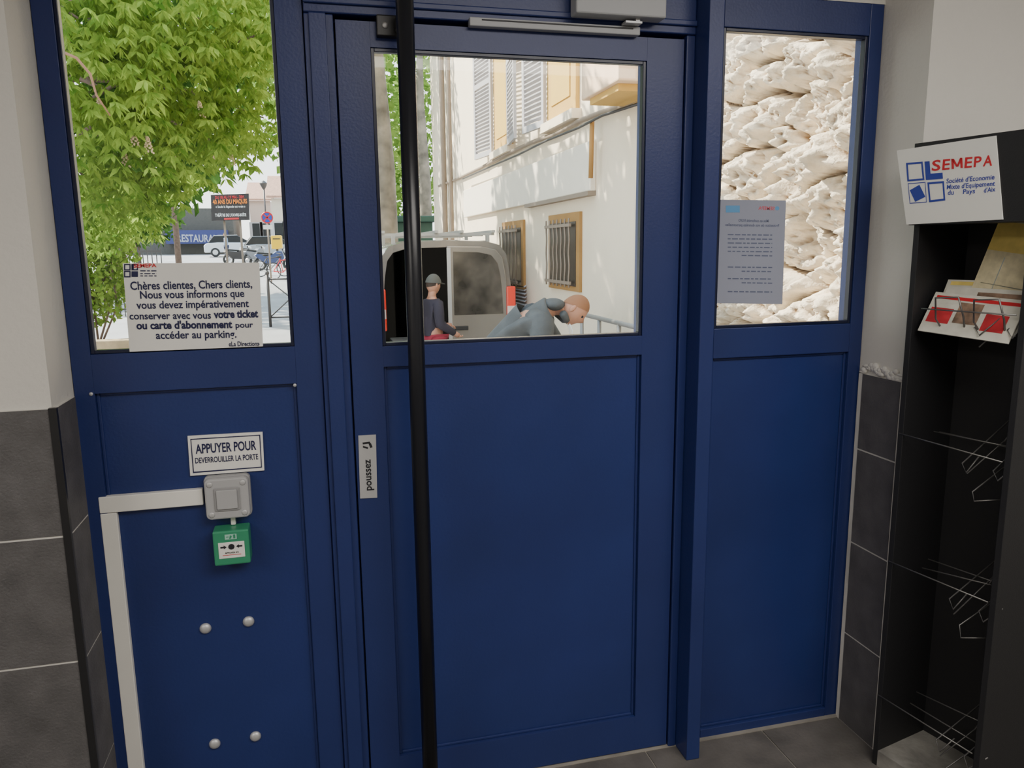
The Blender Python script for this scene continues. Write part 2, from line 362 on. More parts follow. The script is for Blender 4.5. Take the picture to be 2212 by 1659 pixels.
for sx in(-1,1):
    for sz in (-1,1):
        q=V((c.x+sx*.039,-.0222,c.z+sz*.039)); MB().lathe(q,(0,-1,0),[(.007,0),(.007,.001),(.0055,.0018)],16).build('screw',SILV,sw,smooth=True)
g=PY(501,1181,-.03)
gp=thing('emergency_call_point','green break-glass emergency door release box below the grey switch','call point',(g.x,Yp,g.z-.045))
MB().box(c.x+.001,c.x+.013,.0,Yp,g.z+.046,c.z-.0555).build('cable_stub',WPL,gp,bevel=.002)
MB().box(g.x-.043,g.x+.043,-.038,Yp,g.z-.045,g.z+.045).build('housing',GRN,gp,bevel=.004)
MB().box(g.x-.031,g.x+.031,-.0395,-.0378,g.z-.026,g.z+.016).build('break_plate',SIGNW,gp,bevel=.001)
gl=MB(); Yg=-.0405
pl2=lambda dx,dz:V((g.x+dx,Yg,g.z+dz))
gl.flat([pl2(.0075*math.cos(t*.45),.004+.0075*math.sin(t*.45)) for t in range(14)])
for s in(-1,1):
    gl.flat([pl2(s*.026,.006),pl2(s*.018,.006),pl2(s*.018,.009),pl2(s*.011,.004),pl2(s*.018,-.001),pl2(s*.018,.002),pl2(s*.026,.002)])
gl.build('arrow_symbol',DK,gp,fix=False)
mb=MB(); mb.flat([pl2(-.022,-.0165),pl2(.022,-.0165),pl2(.022,-.0178),pl2(-.022,-.0178)]); mb.build('red_line',RED,gp,fix=False)
vs,fs=tmesh("APPUYER ICI",.02); mxx=max(v.x for v in vs)
MB().add([V((g.x-.016+v.x*.032/mxx,Yg,g.z-.0135+v.y*.006)) for v in vs],fs).build('lettering',DK,gp,fix=False)
GW=mat('pale_green_print',(.35,.6,.5),.5)
MB().box(g.x-.014,g.x+.014,-.0392,-.0378,g.z+.023,g.z+.036).build('exit_pictogram_plate',GW,gp)
eb=MB()
Yg=-.0396
for poly in ([(-.004,.025),(.0,.025),(.003,.031),(-.001,.034)],[(.006,.025),(.011,.025),(.011,.035),(.006,.035)],[(-.011,.029),(-.005,.029),(-.005,.031),(-.011,.031)]): eb.flat([pl2(*q) for q in poly])
eb.build('exit_pictogram',GRN,gp,fix=False)
MB().lathe((g.x+.001,-.015,g.z-.0448),(0,0,-1),[(.012,0),(.012,.003),(.008,.005)],16).build('key_socket',BLACK,gp,smooth=True)
# ---------------------------------------------------------------- leaflet display stand
w_=V((.23,-.973,0)).normalized(); n_=V((.973,.23,0)).normalized(); Z=V((0,0,1))
F0=V((1.53,-.235,0)); W=.305; DP=.22
tz=PP(1930,322,F0,n_).z
st=thing('leaflet_stand','tall black leaflet display stand with wire pockets at the right of the doorway','display stand',F0+w_*W/2+n_*DP/2)
T=.016
MB().obox(F0,w_*T,n_*DP,Z*(tz-.02)).build('side_panel',BLKP,st,bevel=.001)
MB().obox(F0+w_*(W-T),w_*T,n_*DP,Z*tz).build('side_panel',BLKP,st,bevel=.001)
MB().obox(F0+w_*T+n_*(DP-.012),w_*(W-2*T),n_*.012,Z*(tz-.02)).build('back_panel',BLKP,st)
DUST=mat('dusty_grey_board',(.24,.23,.21),.8,var=.35,scale=14,bump=.2)
MB().obox(F0+w_*T,w_*(W-2*T),n_*(DP-.012),Z*.05).build('base',DUST,st)
hz=PP(1960,487,F0,n_).z
MB().obox(F0-n_*.02+w_*(-.002)+Z*hz,w_*(W+.004),n_*.11,Z*(tz-hz+.004)).build('header_box',BLKP,st,bevel=.001)
o=F0-n_*.0235
pls=lambda x,y: PP(x,y,o,n_)
sc=[pls(1937,325),pls(2151,293),pls(2166,474),pls(1958,485)]
hs=MB().prism(sc,n_*.003).build('header_sign',SIGNW,st)
o2=F0-n_*.0243; pl=lambda x,y: PP(x,y,o2,n_)
lb=MB()
def outl(pts,t=3):
    cx=mean(p[0] for p in pts); cy=mean(p[1] for p in pts); k=1-2*t/(max(p[0] for p in pts)-min(p[0] for p in pts))
    ins=[(cx+(p[0]-cx)*k,cy+(p[1]-cy)*k) for p in pts]
    for i in range(4): lb.flat([pl(*pts[i]),pl(*pts[(i+1)%4]),pl(*ins[(i+1)%4]),pl(*ins[i])])
outl([(1957,352),(1993,349),(1997,389),(1960,392)],4)
lb.flat([pl(1997,349),pl(2008,348),pl(2010,375),pl(2036,373),pl(2037,386),pl(2000,389)])
outl([(1961,396),(1999,393),(2002,437),(1965,440)],1.5); lb.flat([pl(*q) for q in ((1965,411),(1986,399),(1999,425),(1977,436))])
outl([(2003,394),(2039,391),(2042,433),(2007,437)],4)
lb.build('emblem',BLU,hs,fix=False)
sx_=[2012,2035,2055,2083,2103,2123,2147]
ll=[]
for i,chh in enumerate("SEMEPA"):
    if chh=='M': continue
    xa=sx_[i]; xb=sx_[i+1]-4; ll.append((chh,xa,369-(xa-2012)*.09,xb,369-(xb-2012)*.09,21,.02))
rl_=lettering('red_lettering',hs,RED,pl,ll)
mb=MB(); X0,X1=2056,2080; yb0=369-(X0-2012)*.09; yb1=369-(X1-2012)*.09; sw_=5
def q4(*p): mb.flat([pl(*k) for k in p])
q4((X0,yb0),(X0+sw_,yb0),(X0+sw_-1,yb0-22),(X0-1,yb0-22)); q4((X1-sw_,yb1),(X1,yb1),(X1-1,yb1-22),(X1-sw_-1,yb1-22))
mx_=(X0+X1)/2; ym=(yb0+yb1)/2
q4((X0-1,yb0-22),(X0+5,yb0-22),(mx_+2,ym-4),(mx_-2.5,ym-4)); q4((X1-6,yb1-22),(X1-1,yb1-22),(mx_+2.5,ym-4),(mx_-2,ym-4))
mb.v=[tuple(V(v)-n_*.0004) for v in mb.v]
mb.build('red_letter',RED,hs,fix=False)
lettering('blue_lettering',hs,BLU,pl,[("Société d'Economie",2044,396,2148,387,9.5,.016),("Mixte d'Equipement",2045,409,2149,401,9.5,.016),("du",2047,421,2060,420,9.5,.016),("Pays",2080,419,2106,417,9.5,.016),("d'Aix",2125,416,2150,413,9.5,.016)])
def S3(w,d,z): return F0+w_*w+n_*d+Z*z
WIRE=mat('dark_wire',(.17,.165,.16),.35,metal=.5)
zt=[PP(2045,665,F0,n_).z, PP(1960,940,F0,n_).z, PP(1945,1222,F0,n_).z, PP(1927,1518,F0,n_).z]
a_,b_=.004,W-.02; rw=random.Random(4)
for k,z in enumerate(zt):
    b=MB(); r=.0019; j=lambda s=.012: rw.uniform(-s,s)
    if k: b.tube([S3(a_,.0,z),S3(b_,.0,z-.005+j())],r,6)
    b.tube([S3(a_+.05,.10,z+.012+j()),S3(b_,.10,z+.012+j(.02))],r,6)
    b.tube([S3(a_+.06,.06,z-.0+j()),S3(b_-.02,.06,z+j(.02))],r,6)
    for q in (W*.58,W*.84):
        b.tube([S3(q+.05+j(),.20,z+.10+j(.03)),S3(q,.015,z-.045),S3(q+.022,.0,z-.062),S3(q+.04+j(),.03,z-.02)],r,6)
    b.tube([S3(W*.8,.18,z+.05+j(.03)),S3(W*.62,.02,z-.085+j(.02))],r,6)
    if k:
        b.tube([S3(W*.86,.10,z-.02),S3(W*.70,.01,z-.10+j()),S3(W*.74,.0,z-.13),S3(W*.9,.04,z-.12+j())],r,6)
        b.tube([S3(W*.9,.16,z+.14),S3(W*.82,.06,z+.02+j())],r,6)
    if k==0:
        for q in (.09,.19): b.tube([S3(q,.03,z-.07),S3(q-.008,.0,z-.03),S3(q,-.02,z+.025),S3(q+.06,-.02,z+.03),S3(q+.065,.0,z-.02),S3(q+.055,.03,z-.07)],r*1.3,6)
        b.tube([S3(.05,-.015,z-.005),S3(.29,-.015,z-.005)],r,6)
    b.build('wire_pocket',WIRE,st,smooth=True)
def leaflet(label,cat,cols,w0,w1,d0,z0,h,tilt,t=.004,roll=0):
    base=S3(w0,d0,z0); up=(Z*math.cos(tilt)+n_*math.sin(tilt)); wd=(w_*math.cos(roll)+up*math.sin(roll)); up=(up*math.cos(roll)-w_*math.sin(roll)); nn=wd.cross(up); nn=nn if nn.dot(n_)<0 else -nn
    r=thing('brochure',label,cat,base,'leaflets in the top wire pocket')
    MB().obox(base,wd*(w1-w0),up*h,-nn*t).build('pages',cols[0],r,bevel=.0008)
    for k,(u0,v0,u1,v1,m) in enumerate(cols[1]):
        o=base+nn*.0006; MB().flat([o+wd*(w1-w0)*u0+up*h*v0,o+wd*(w1-w0)*u1+up*h*v0,o+wd*(w1-w0)*u1+up*h*v1,o+wd*(w1-w0)*u0+up*h*v1]).build('cover_print',m,r,fix=False)
PPR=mat('brochure_paper',(.66,.64,.56),.45,var=.1,scale=30); YEL=mat('map_yellow',(.80,.62,.18),.5,var=.15,scale=25); MAPC=mat('map_pattern',(.70,.62,.40),.5,var=.16,scale=45); MAG=mat('magazine_red',(.5,.03,.04),.4,var=.3,scale=20); BRN=mat('photo_brown',(.25,.16,.11),.4,var=.5,scale=40); LINE=mat('map_line_blue',(.30,.42,.5),.5)
z=zt[0]
leaflet('folded town map with yellow and beige cover standing behind the magazines','map',(PPR,[(.0,.05,1,.66,MAPC),(.0,.66,1,.97,YEL),(.1,.3,.9,.31,LINE),(.3,.1,.31,.6,LINE)]),.105,.275,.075,z-.005,.24,.28,roll=-.14)
leaflet('red and white magazine tilted in the top wire pocket, front of the pile','magazine',(PPR,[(.04,.25,.3,.62,MAG),(.34,.3,.6,.8,BRN),(.66,.2,.9,.6,MAG),(.04,.84,.96,.92,RED)]),.03,.27,.005,z-.065,.115,.50,roll=-.05)
leaflet('white magazine with brown photographs right behind the red one','magazine',(PPR,[(.4,.3,.95,.9,BRN)]),.05,.27,.025,z-.055,.12,.50,roll=-.02)
leaflet('plain cream booklet at the back of the magazine pile','booklet',(PPR,[(.05,.88,.95,.96,YEL)]),.04,.265,.045,z-.05,.13,.45,roll=0)
# ================================================================ OUTSIDE
ZG=-.25
def gz(y): return ZG+max(0,y-9)*.0285
GRD=mat('asphalt',(.30,.30,.31),.85,var=.2,scale=.6,bump=.1)
b=MB(); ys=[.26,2,5,9,15,25,40,60,90]
for i in range(len(ys)-1): b.add([(-60,ys[i],gz(ys[i])),(60,ys[i],gz(ys[i])),(60,ys[i+1],gz(ys[i+1])),(-60,ys[i+1],gz(ys[i+1]))],[(0,1,2,3)])
b.build('ground',GRD,kind='structure')
struct('doorstep',MB().box(xl-.1,xr+.1,.25,1.1,ZG,-.03),mat('stone_step',(.45,.43,.4),.8,var=.1))
# ---- rubble stone wall
STN=mat('pale_limestone',(.64,.54,.41),.9,var=.28,scale=6,bump=.9,bscale=35,crevice_shade=(.33,.23,.145))  # brown shade between the stones is put into the colour
ny,nz=230,380; ya,yb,za,zb=.60,2.9,-.3,3.9; vs=[];fs=[]
for j in range(nz+1):
    for i in range(ny+1):
        y=ya+(yb-ya)*i/ny; z=za+(zb-za)*j/nz
        w=noise.noise_vector(V((y*3,z*3,4.1)))*.13+noise.noise_vector(V((y*9,z*9,1.1)))*.03
        q=V((y*2.9+w.x*3,z*4.4+w.y*3,.5))
        d,_=noise.voronoi(q); e=min(1,(d[1]-d[0])*2.9); e=e*(2-e)
        h=.17*e+.09*noise.fractal(V((y*3,z*3,9)),.9,2.1,5)+.075*noise.fractal(V((y*10,z*10,2)),.7,2.1,5)+.03*noise.turbulence(V((y*15,z*15,7)),4,True)
        vs.append((2.62-h,y,z))
for j in range(nz):
    for i in range(ny):
        k=j*(ny+1)+i; fs.append((k,k+1,k+ny+2,k+ny+1))
k=len(vs); vs+=[(2.62,ya,za),(2.62,ya,zb),(3.0,ya,za),(3.0,ya,zb),(3.0,yb,za),(3.0,yb,zb)]; fs+=[(k,k+1,k+3,k+2),(k+2,k+3,k+5,k+4)]
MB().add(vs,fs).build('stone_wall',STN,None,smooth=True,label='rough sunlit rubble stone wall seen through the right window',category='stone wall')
# ---- rendered building
BW=mat('cream_render',(.80,.68,.52),.9,var=.06,scale=1.2,bump=.2,bscale=25)
OCH=mat('ochre_paint',(.55,.33,.08),.8,var=.08,scale=4)
OCD=mat('brown_ochre_paint',(.36,.19,.055),.8,var=.1,scale=4)
SHT=mat('warm_grey_shutter',(.44,.42,.43),.6)
IRON=mat('dark_iron',(.04,.035,.035),.5)
DGL=mat('dark_glass',(.02,.022,.025),.25,spec=.3)
BGL=mat('brown_glass',(.07,.055,.04),.3,spec=.3)
PIPE=mat('brown_grey_pipe',(.25,.19,.14),.6)
BXc=2.5
bl=thing('rendered_building','cream rendered building with ochre windows seen through the middle door','building',(5,8.8,ZG))
MB().box(BXc,8,2.92,14.75,ZG,9).build('wall',BW,bl)
def yx(px,py=500): return PX(px,py,BXc).y
sz=mean([PX(1066,318,BXc).z,PX(1195,288,BXc).z])
OCB=mat('ochre_blind',(.60,.38,.08),.6)
def upwin(pa,pb_):
    y1,y0=yx(pa,250),yx(pb_,250)
    f=MB().box(BXc-.04,BXc+.0,y0,y1,sz,sz+2.0).build('window',OCH,bl)
    MB().box(BXc-.10,BXc-.001,y0-.06,y1+.06,sz-.09,sz).build('window_sill',BW,f)
    MB().box(BXc-.05,BXc-.041,y0+.16,y1-.16,sz+.15,sz+1.9).build('pane',OCB,f)
upwin(1073,1108); upwin(1190,1252)
def shutter(pa,pb_,hinge):
    y1,y0=yx(pa,250),yx(pb_,250); L=y1-y0
    hy=y0 if hinge else y1; sgn=1 if hinge else -1
    dr_=V((-.12,sgn*.99,0)).normalized(); nn=V((-dr_.y*sgn,dr_.x*sgn,0)); o=V((BXc-.05,hy,sz-.02)); H=2.0
    f=MB(); f.obox(o,dr_*.06,nn*.035,Z*H); f.obox(o+dr_*(L-.06),dr_*.06,nn*.035,Z*H)
    for zz in (0,.95,H-.07): f.obox(o+dr_*.06+Z*zz,dr_*(L-.12),nn*.035,Z*.07)
    zz=.09
    while zz<H-.1:
        f.obox(o+dr_*.06+Z*zz,dr_*(L-.12),nn*.03+Z*.02,Z*.014); zz+=.05
    f.build('shutter',SHT,bl)
shutter(1048,1073,True); shutter(1108,1140,False); shutter(1156,1190,True)
def downwin(pa,pb_,yt,ybt,n):
    y1,y0=yx(pa),yx(pb_); z1=PX(pb_,yt,BXc).z; z0=PX(pb_,ybt,BXc).z
    f=MB().box(BXc-.03,BXc,y0-.0,y1+.08,z0-.02,z1+.02).build('window',OCD,bl)
    MB().box(BXc-.036,BXc-.0301,y0+.10,y1,z0+.03,z1-.07).build('pane',BGL,f)
    for i in range(n):
        y=y0+.14+(y1-y0-.18)*i/(n-1)
        MB().tube([(BXc-.09,y+.012*math.sin(t*1.3),z0+.02+(z1-z0-.06)*t/12) for t in range(13)],.009,6).build('window_bar',PIPE,f,smooth=True)
    for zz in (z0+.05,z1-.12): MB().box(BXc-.10,BXc-.08,y0+.1,y1,zz,zz+.03).build('bar_rail',PIPE,f)
downwin(1195,1258,461,627,7); downwin(1092,1135,478,622,6)
ta=PX(1275,303,BXc-.06); tb_=PX(1275,412,BXc-.06); fa=PX(1000,395,BXc-.06)
MB().box(BXc-.06,BXc,ta.y,fa.y,tb_.z,ta.z).build('fascia_board',mat('white_fascia',(.82,.74,.62),.7),bl,bevel=.01)
MB().box(BXc-.08,BXc,ta.y,fa.y-4,tb_.z-.04,tb_.z-.001).build('fascia_trim',PIPE,bl)
p=PX(1255,232,2.12); q=PX(1335,225,2.12)
MB().box(2.12,BXc,q.y,p.y,p.z+.05,p.z+.95).build('projecting_box',mat('peach_paint',(.76,.54,.36),.8,var=.06),bl,bevel=.01)
MB().box(2.16,BXc,q.y+.1,p.y-.1,p.z-.0,p.z+.049).build('box_underside',OCH,bl)
pts=[PX(x,y,2.46) for x,y in ((948,402),(985,388),(1040,362),(1100,330),(1150,307),(1200,290),(1250,262),(1300,243),(1340,232),(1388,205))]
MB().tube(pts,.025,8).build('cable',PIPE,bl,smooth=True)
pts=[PX(x,y,2.38) for x,y in ((1000,386),(1060,360),(1120,334),(1180,304),(1250,276),(1300,250),(1386,222))]
MB().tube(pts,.012,8).build('cable',IRON,bl,smooth=True)
MB().tube([PX(1279,262,2.40),PX(1276,385,2.40)],.022,8).build('pipe',OCD,bl,smooth=True)
for pxx,rr_ in ((957,.05),(972,.035)):
    y=PX(pxx,300,2.42).y; MB().tube([(2.42,y,gz(y)),(2.42,y,9)],rr_,10).build('downpipe',PIPE,bl,smooth=True)
y0=yx(1137);y1=yx(1107)
b=MB()
for k in range(8): b.obox((BXc-.03,y0,.72+k*.045),(0,y1-y0,0),(.028,0,.02),(0,0,.01))
b.build('vent_louvre',SHT,bl)
rl=thing('pavement_railing','low pale metal railing beside the cream wall behind the bending man','railing',(2.3,4,ZG))
RLM=mat('galvanised_metal',(.32,.30,.28),.5,metal=.3)
A=PX(1257,684,2.28); B=PX(1368,699,2.28); zz=mean([A.z,B.z])
MB().tube([(2.28,A.y,zz),(2.28,B.y-.6,zz)],.02,10).build('rail',RLM,rl,smooth=True)
MB().tube([(2.28,A.y,zz-.22),(2.28,B.y-.6,zz-.22)],.016,10).build('rail',RLM,rl,smooth=True)
for k in range(5):
    y=A.y+(B.y-.6-A.y)*k/4; MB().tube([(2.28,y,ZG),(2.28,y,zz)],.018,10).build('post',RLM,rl,smooth=True)
# ---------------------------------------------------------------- foliage
def leafcloud(name,m,parent,blobs,L,wid,palm=0,droop=.5,seed=1):
    rnd=random.Random(seed); vs=[];fs=[]
    def lf(c,d,L_):
        d=d.normalized(); s=d.cross(V((rnd.gauss(0,1),rnd.gauss(0,1),rnd.gauss(0,1)))).normalized()*L_*wid
        k=len(vs); vs.extend([c,c+d*L_*.5+s,c+d*L_-V((0,0,.15*L_)),c+d*L_*.5-s]); fs.append((k,k+1,k+2,k+3))
    for (c,r,n) in blobs:
        for _ in range(n):
            while True:
                q=V((rnd.uniform(-1,1),rnd.uniform(-1,1),rnd.uniform(-1,1)))
                if q.length<1: break
            p=V(c)+V((q.x*r[0],q.y*r[1],q.z*r[2]))
            if palm:
                base=rnd.uniform(0,6.28); tilt=V((rnd.gauss(0,.3),rnd.gauss(0,.3),0))
                for j in range(palm):
                    t=base+j*6.28/palm; d=V((math.cos(t),math.sin(t),-droop-rnd.uniform(0,.6)))+tilt
                    lf(p,d,L*rnd.uniform(.7,1.15))
            else: lf(p,V((rnd.gauss(0,1),rnd.gauss(0,1),rnd.gauss(-droop,.8))),L*rnd.uniform(.6,1.3))
    return MB().add(vs,fs).build(name,m,parent,fix=False)
LF1=leafmat('chestnut_leaf',(.07,.16,.018),(.32,.45,.085),3)
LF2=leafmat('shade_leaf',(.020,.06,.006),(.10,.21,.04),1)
LF3=leafmat('plane_leaf',(.09,.19,.03),(.32,.46,.11),1.2)
BARK=mat('bark',(.12,.08,.06),.9,var=.3,scale=10,bump=.5,bscale=20)
BARKP=mat('mottled_bark',(.20,.17,.13),.9,var=.5,scale=3,bump=.3,bscale=15)
tp=PD(20,500,8.5)
ch=thing('chestnut_tree','flowering chestnut tree with drooping palmate leaves filling the left window','tree',(tp.x,tp.y,ZG))
bb=[]
for (x,y,d,r,n) in ((170,40,6.8,.62,190),(300,30,7.4,.7,210),(430,40,8,.7,200),(540,30,8.8,.6,140),(600,60,9.6,.5,80),(200,170,7,.6,190),(330,160,7.8,.65,200),(470,150,8.6,.6,150),(570,160,9.5,.5,80),(240,300,7.6,.6,190),(370,290,8.2,.6,180),(480,270,9,.5,120),(570,255,9.9,.36,45),(300,400,8.6,.5,150),(200,400,8,.5,150),(400,370,9.2,.42,80),(505,330,9.8,.36,50),(300,470,9.8,.35,50),(230,490,9.4,.4,80)):
    c=PD(x,y,d); bb.append((c,(r,r,r*.75),n))
leafcloud('foliage',LF1,ch,bb,.118,.18,palm=6,seed=5)
# unseen crown added to keep the sun off the van and bending man
leafcloud('foliage',LF1,ch,[((-1.9,6.9,5.5),(1.9,2.0,.7),900),((-2.9,10.2,6.6),(2.0,2.2,.8),900),((-3.2,7.2,5.2),(1.6,2.0,.9),500)],.24,.22,palm=6,seed=6)
MB().tube([(tp.x,tp.y,ZG),(tp.x+.05,tp.y,1.2),(tp.x,tp.y+.1,2.6),(tp.x+.1,tp.y,4.5),(tp.x+.6,tp.y+.5,5.6)],[.24,.2,.17,.12,.08],12).build('trunk',BARK,ch,smooth=True)
for e in ((-2.0,7,5.5),(-2.9,9.8,6.5)): MB().tube([(tp.x+.1,tp.y,4.3),((tp.x+e[0])/2,(tp.y+e[1])/2,5.2),e],[.09,.06,.03],8).build('branch',BARK,ch,smooth=True)  # limbs holding up the added unseen crown
rnd=random.Random(2)
for (c,r,n) in bb[::2]:
    s=V((tp.x,tp.y,2.2+rnd.uniform(-.5,1.2))); mid=(s+c)/2+V((0,0,.35)); MB().tube([s,(s+mid)/2+V((0,0,.15)),mid,(mid+c)/2+V((0,0,.05)),c],[.05,.035,.025,.016,.008],7).build('branch',BARK,ch,smooth=True)
MB().tube([PD(x,y,6.1) for x,y in ((130,110),(165,125),(195,160),(208,205),(238,250))],[.010,.010,.009,.007,.005],7).build('branch',mat('red_twig',(.22,.11,.06),.7),ch,smooth=True)
FLW=mat('cream_blossom',(.55,.42,.28),.8,var=.15)
for (x,y,d) in ((320,315,7.4),(290,300,7.5),(432,238,7.9),(500,345,9.2),(375,345,8.0),(215,235,7.1),(455,330,8.8),(270,345,7.8)):
    c=PD(x,y,d); b=MB()
    for k in range(34):
        t=k/34; rr_=.032*(1-t)+.006; an=k*2.4; b.ball(c+V((rr_*math.cos(an),rr_*math.sin(an),t*.14-.06)),.009,5,4)
    b.build('blossom',FLW,ch)
def tree(label,x,y,zg,blobs,L,wid,lm,tm,tr,seed,n='broadleaf_tree',toph=None):
    t=thing(n,label,'tree',(x,y,zg))
    leafcloud('foliage',lm,t,blobs,L,wid,0,.3,seed)
    top=toph or max(c[2] for c,r,q in blobs)
    MB().tube([(x,y,zg),(x+.1*tr,y,zg+(top-zg)*.4),(x-.3*tr,y,zg+(top-zg)*.7),(x,y,top)],[tr,tr*.8,tr*.6,tr*.3],12).build('trunk',tm,t,smooth=True)
    return t
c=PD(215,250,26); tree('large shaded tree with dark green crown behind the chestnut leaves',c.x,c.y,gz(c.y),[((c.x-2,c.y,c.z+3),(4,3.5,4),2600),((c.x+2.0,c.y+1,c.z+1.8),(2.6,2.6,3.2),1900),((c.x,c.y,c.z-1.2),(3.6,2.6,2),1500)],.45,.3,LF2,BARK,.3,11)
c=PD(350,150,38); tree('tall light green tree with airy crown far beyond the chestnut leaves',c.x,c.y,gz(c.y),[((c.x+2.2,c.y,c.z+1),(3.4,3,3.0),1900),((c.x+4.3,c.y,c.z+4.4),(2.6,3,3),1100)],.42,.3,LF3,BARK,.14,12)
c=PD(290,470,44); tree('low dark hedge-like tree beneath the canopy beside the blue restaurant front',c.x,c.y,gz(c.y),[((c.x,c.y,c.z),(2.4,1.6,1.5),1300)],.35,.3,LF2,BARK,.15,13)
t1=PD(826,300,17); tree('mottled plane tree with thick trunk left of the black tube, seen through the middle door',t1.x,t1.y,gz(t1.y),[((t1.x-1.4,t1.y+.6,6.8),(2.2,1.8,2.2),2400),((t1.x-.9,t1.y+1.6,4.3),(1.8,.9,1.5),1300)],.22,.35,LF3,BARKP,.27,14,toph=8)
t2=PD(914,300,27); tree('mottled plane tree just left of the cream building, seen through the middle door',t2.x,t2.y,gz(t2.y),[((t2.x-.5,t2.y+2,8),(3.2,2.5,3.4),3400),((t2.x-.8,t2.y+3,3.9),(2.8,1.5,1.8),1700)],.28,.35,LF3,BARKP,.24,15,toph=9)
c=PD(195,610,13); sh=thing('shrub','bushy green shrub in the raised bed at the lower left of the left window','shrub',(c.x,c.y,ZG+.121))
leafcloud('foliage',leafmat('shrub_leaf',(.06,.14,.018),(.27,.40,.07),3),sh,[((c.x,c.y,c.z+.2),(.75,.6,.85),3000),((c.x+.1,c.y,c.z+.9),(.6,.5,.6),1200),((c.x-.4,c.y,c.z-.1),(.8,.5,.42),900)],.10,.3,seed=21)
rnd=random.Random(8)
for k in range(6): MB().tube([(c.x+rnd.uniform(-.1,.1),c.y,ZG+.122),(c.x+rnd.uniform(-.3,.4),c.y+rnd.uniform(-.2,.2),.7),(c.x+rnd.uniform(-.6,.7),c.y,1.6)],[.02,.014,.006],6).build('stem',BARK,sh,smooth=True)
k0=PD(120,745,11.6); k1=PD(420,745,11.6)
MB().box(k0.x,k1.x,k0.y,k0.y+.25,ZG,k0.z+.03).build('bed_wall',mat('tan_stone',(.33,.25,.15),.9,var=.3,scale=6,bump=.4),None,bevel=.02,label='low tan stone edging wall in front of the shrub',category='wall')
MB().box(k0.x-.5,k1.x-.2,k0.y+.25,k0.y+3,ZG,ZG+.12).build('soil_bed',mat('brown_soil',(.13,.09,.06),.95,var=.4,scale=12),None,label='brown planting bed around the shrub behind the stone edging',category='planting bed')
# iron fence
A=PD(225,520,20);B=PD(345,520,20); fe=thing('iron_fence','dark iron railing fence beneath the chestnut leaves','fence',((A.x+B.x)/2,A.y,gz(A.y)))
g0=gz(A.y)
for zz in (1.5,.15): MB().box(A.x,B.x,A.y-.015,A.y+.015,g0+zz,g0+zz+.04).build('rail',IRON,fe)
for k in range(13): 
    x=A.x+(B.x-A.x)*k/12; MB().box(x-.01,x+.01,A.y-.01,A.y+.01,g0,g0+1.62).build('bar',IRON,fe)
# barrier
A=PD(585,710,17); 
br=thing('street_barrier','black iron cross-braced street barrier at the right edge of the left window','barrier',(A.x+.3,A.y,gz(A.y))); g0=gz(A.y)
for xx in (0,.9): MB().tube([(A.x+xx,A.y,g0),(A.x+xx,A.y,g0+1.1)],.03,10).ball((A.x+xx,A.y,g0+1.13),.045).build('post',IRON,br,smooth=True)
for zz in (1.0,.2): MB().tube([(A.x,A.y,g0+zz),(A.x+.9,A.y,g0+zz)],.018,8).build('rail',IRON,br,smooth=True)
MB().tube([(A.x,A.y,g0+.2),(A.x+.9,A.y,g0+1.0)],.012,8).build('cross_brace',IRON,br,smooth=True)
MB().tube([(A.x,A.y,g0+1.0),(A.x+.9,A.y,g0+.2)],.012,8).build('cross_brace',IRON,br,smooth=True)
# billboard
Yb=24-1.98; bp=[PY(455,421,Yb),PY(537,418,Yb),PY(539,475,Yb),PY(457,477,Yb)]
bi=thing('billboard','dark theatre billboard with orange and white lettering above the street','billboard',((bp[0].x+bp[1].x)/2,Yb,gz(Yb)))
MB().prism(bp,(0,.12,0)).build('panel',mat('dark_poster',(.025,.02,.022),.6,var=.2),bi)
for k in (0,1):
    xx=bp[k].x+(.3 if k==0 else -.3); MB().tube([(xx,Yb+.15,gz(Yb)),(xx,Yb+.15,bp[0].z)],.03,8).build('post',PIPE,bi,smooth=True)
pl=ply(Yb-.02); ORA=mat('orange_print',(.9,.25,.02),.5); WPR=mat('white_print',(.85,.85,.85),.5)
lettering('orange_lettering',bi,ORA,pl,[("40 ANS DU MAQUIS",460,441,534,439,9,.025)])
lettering('red_lettering',bi,RED,pl,[("DU 18 AU 19 MAI - 20H",465,430,527,428,6,.025)])
lettering('white_lettering',bi,WPR,pl,[("« Seule la légende est vraie »",466,449,530,448,4.5,.015),("THÉÂTRE DE L'OUVRE-BOÎTE",465,468,532,467,6,.02)])
MB().flat([pl(484,471),pl(516,470),pl(516,474),pl(484,475)]).build('red_strip',RED,bi,fix=False)
# no stopping sign
Ys=28; c=PY(577,470,Ys); ns=thing('road_sign','round blue and red no-stopping sign on a grey post','road sign',(c.x,Ys,gz(Ys)))
SB=mat('sign_blue',(.02,.08,.55),.4); SR=mat('sign_red',(.75,.02,.02),.4)
MB().tube([(c.x,Ys+.04,gz(Ys)),(c.x,Ys+.04,c.z+.1)],.03,8).build('post',PIPE,ns,smooth=True)
MB().lathe((c.x,Ys,c.z),(0,1,0),[(.21,0),(.21,.015)],28).build('disc',SB,ns)
b=MB().ring((c.x,Ys-.005,c.z),(0,1,0),.19,.022,28,6)
for s in(-1,1): b.obox(V((c.x-.145,Ys-.012,c.z-s*.145))+V((-.015,0,s*.015)),V((.29,0,s*.29)),V((0,.006,0)),V((.03,0,-s*.03)))
b.build('red_ring_and_cross',SR,ns)
MB().box(c.x-.16,c.x+.16,Ys-.01,Ys+.01,c.z-.42,c.z-.26).build('plate',WPL,ns)
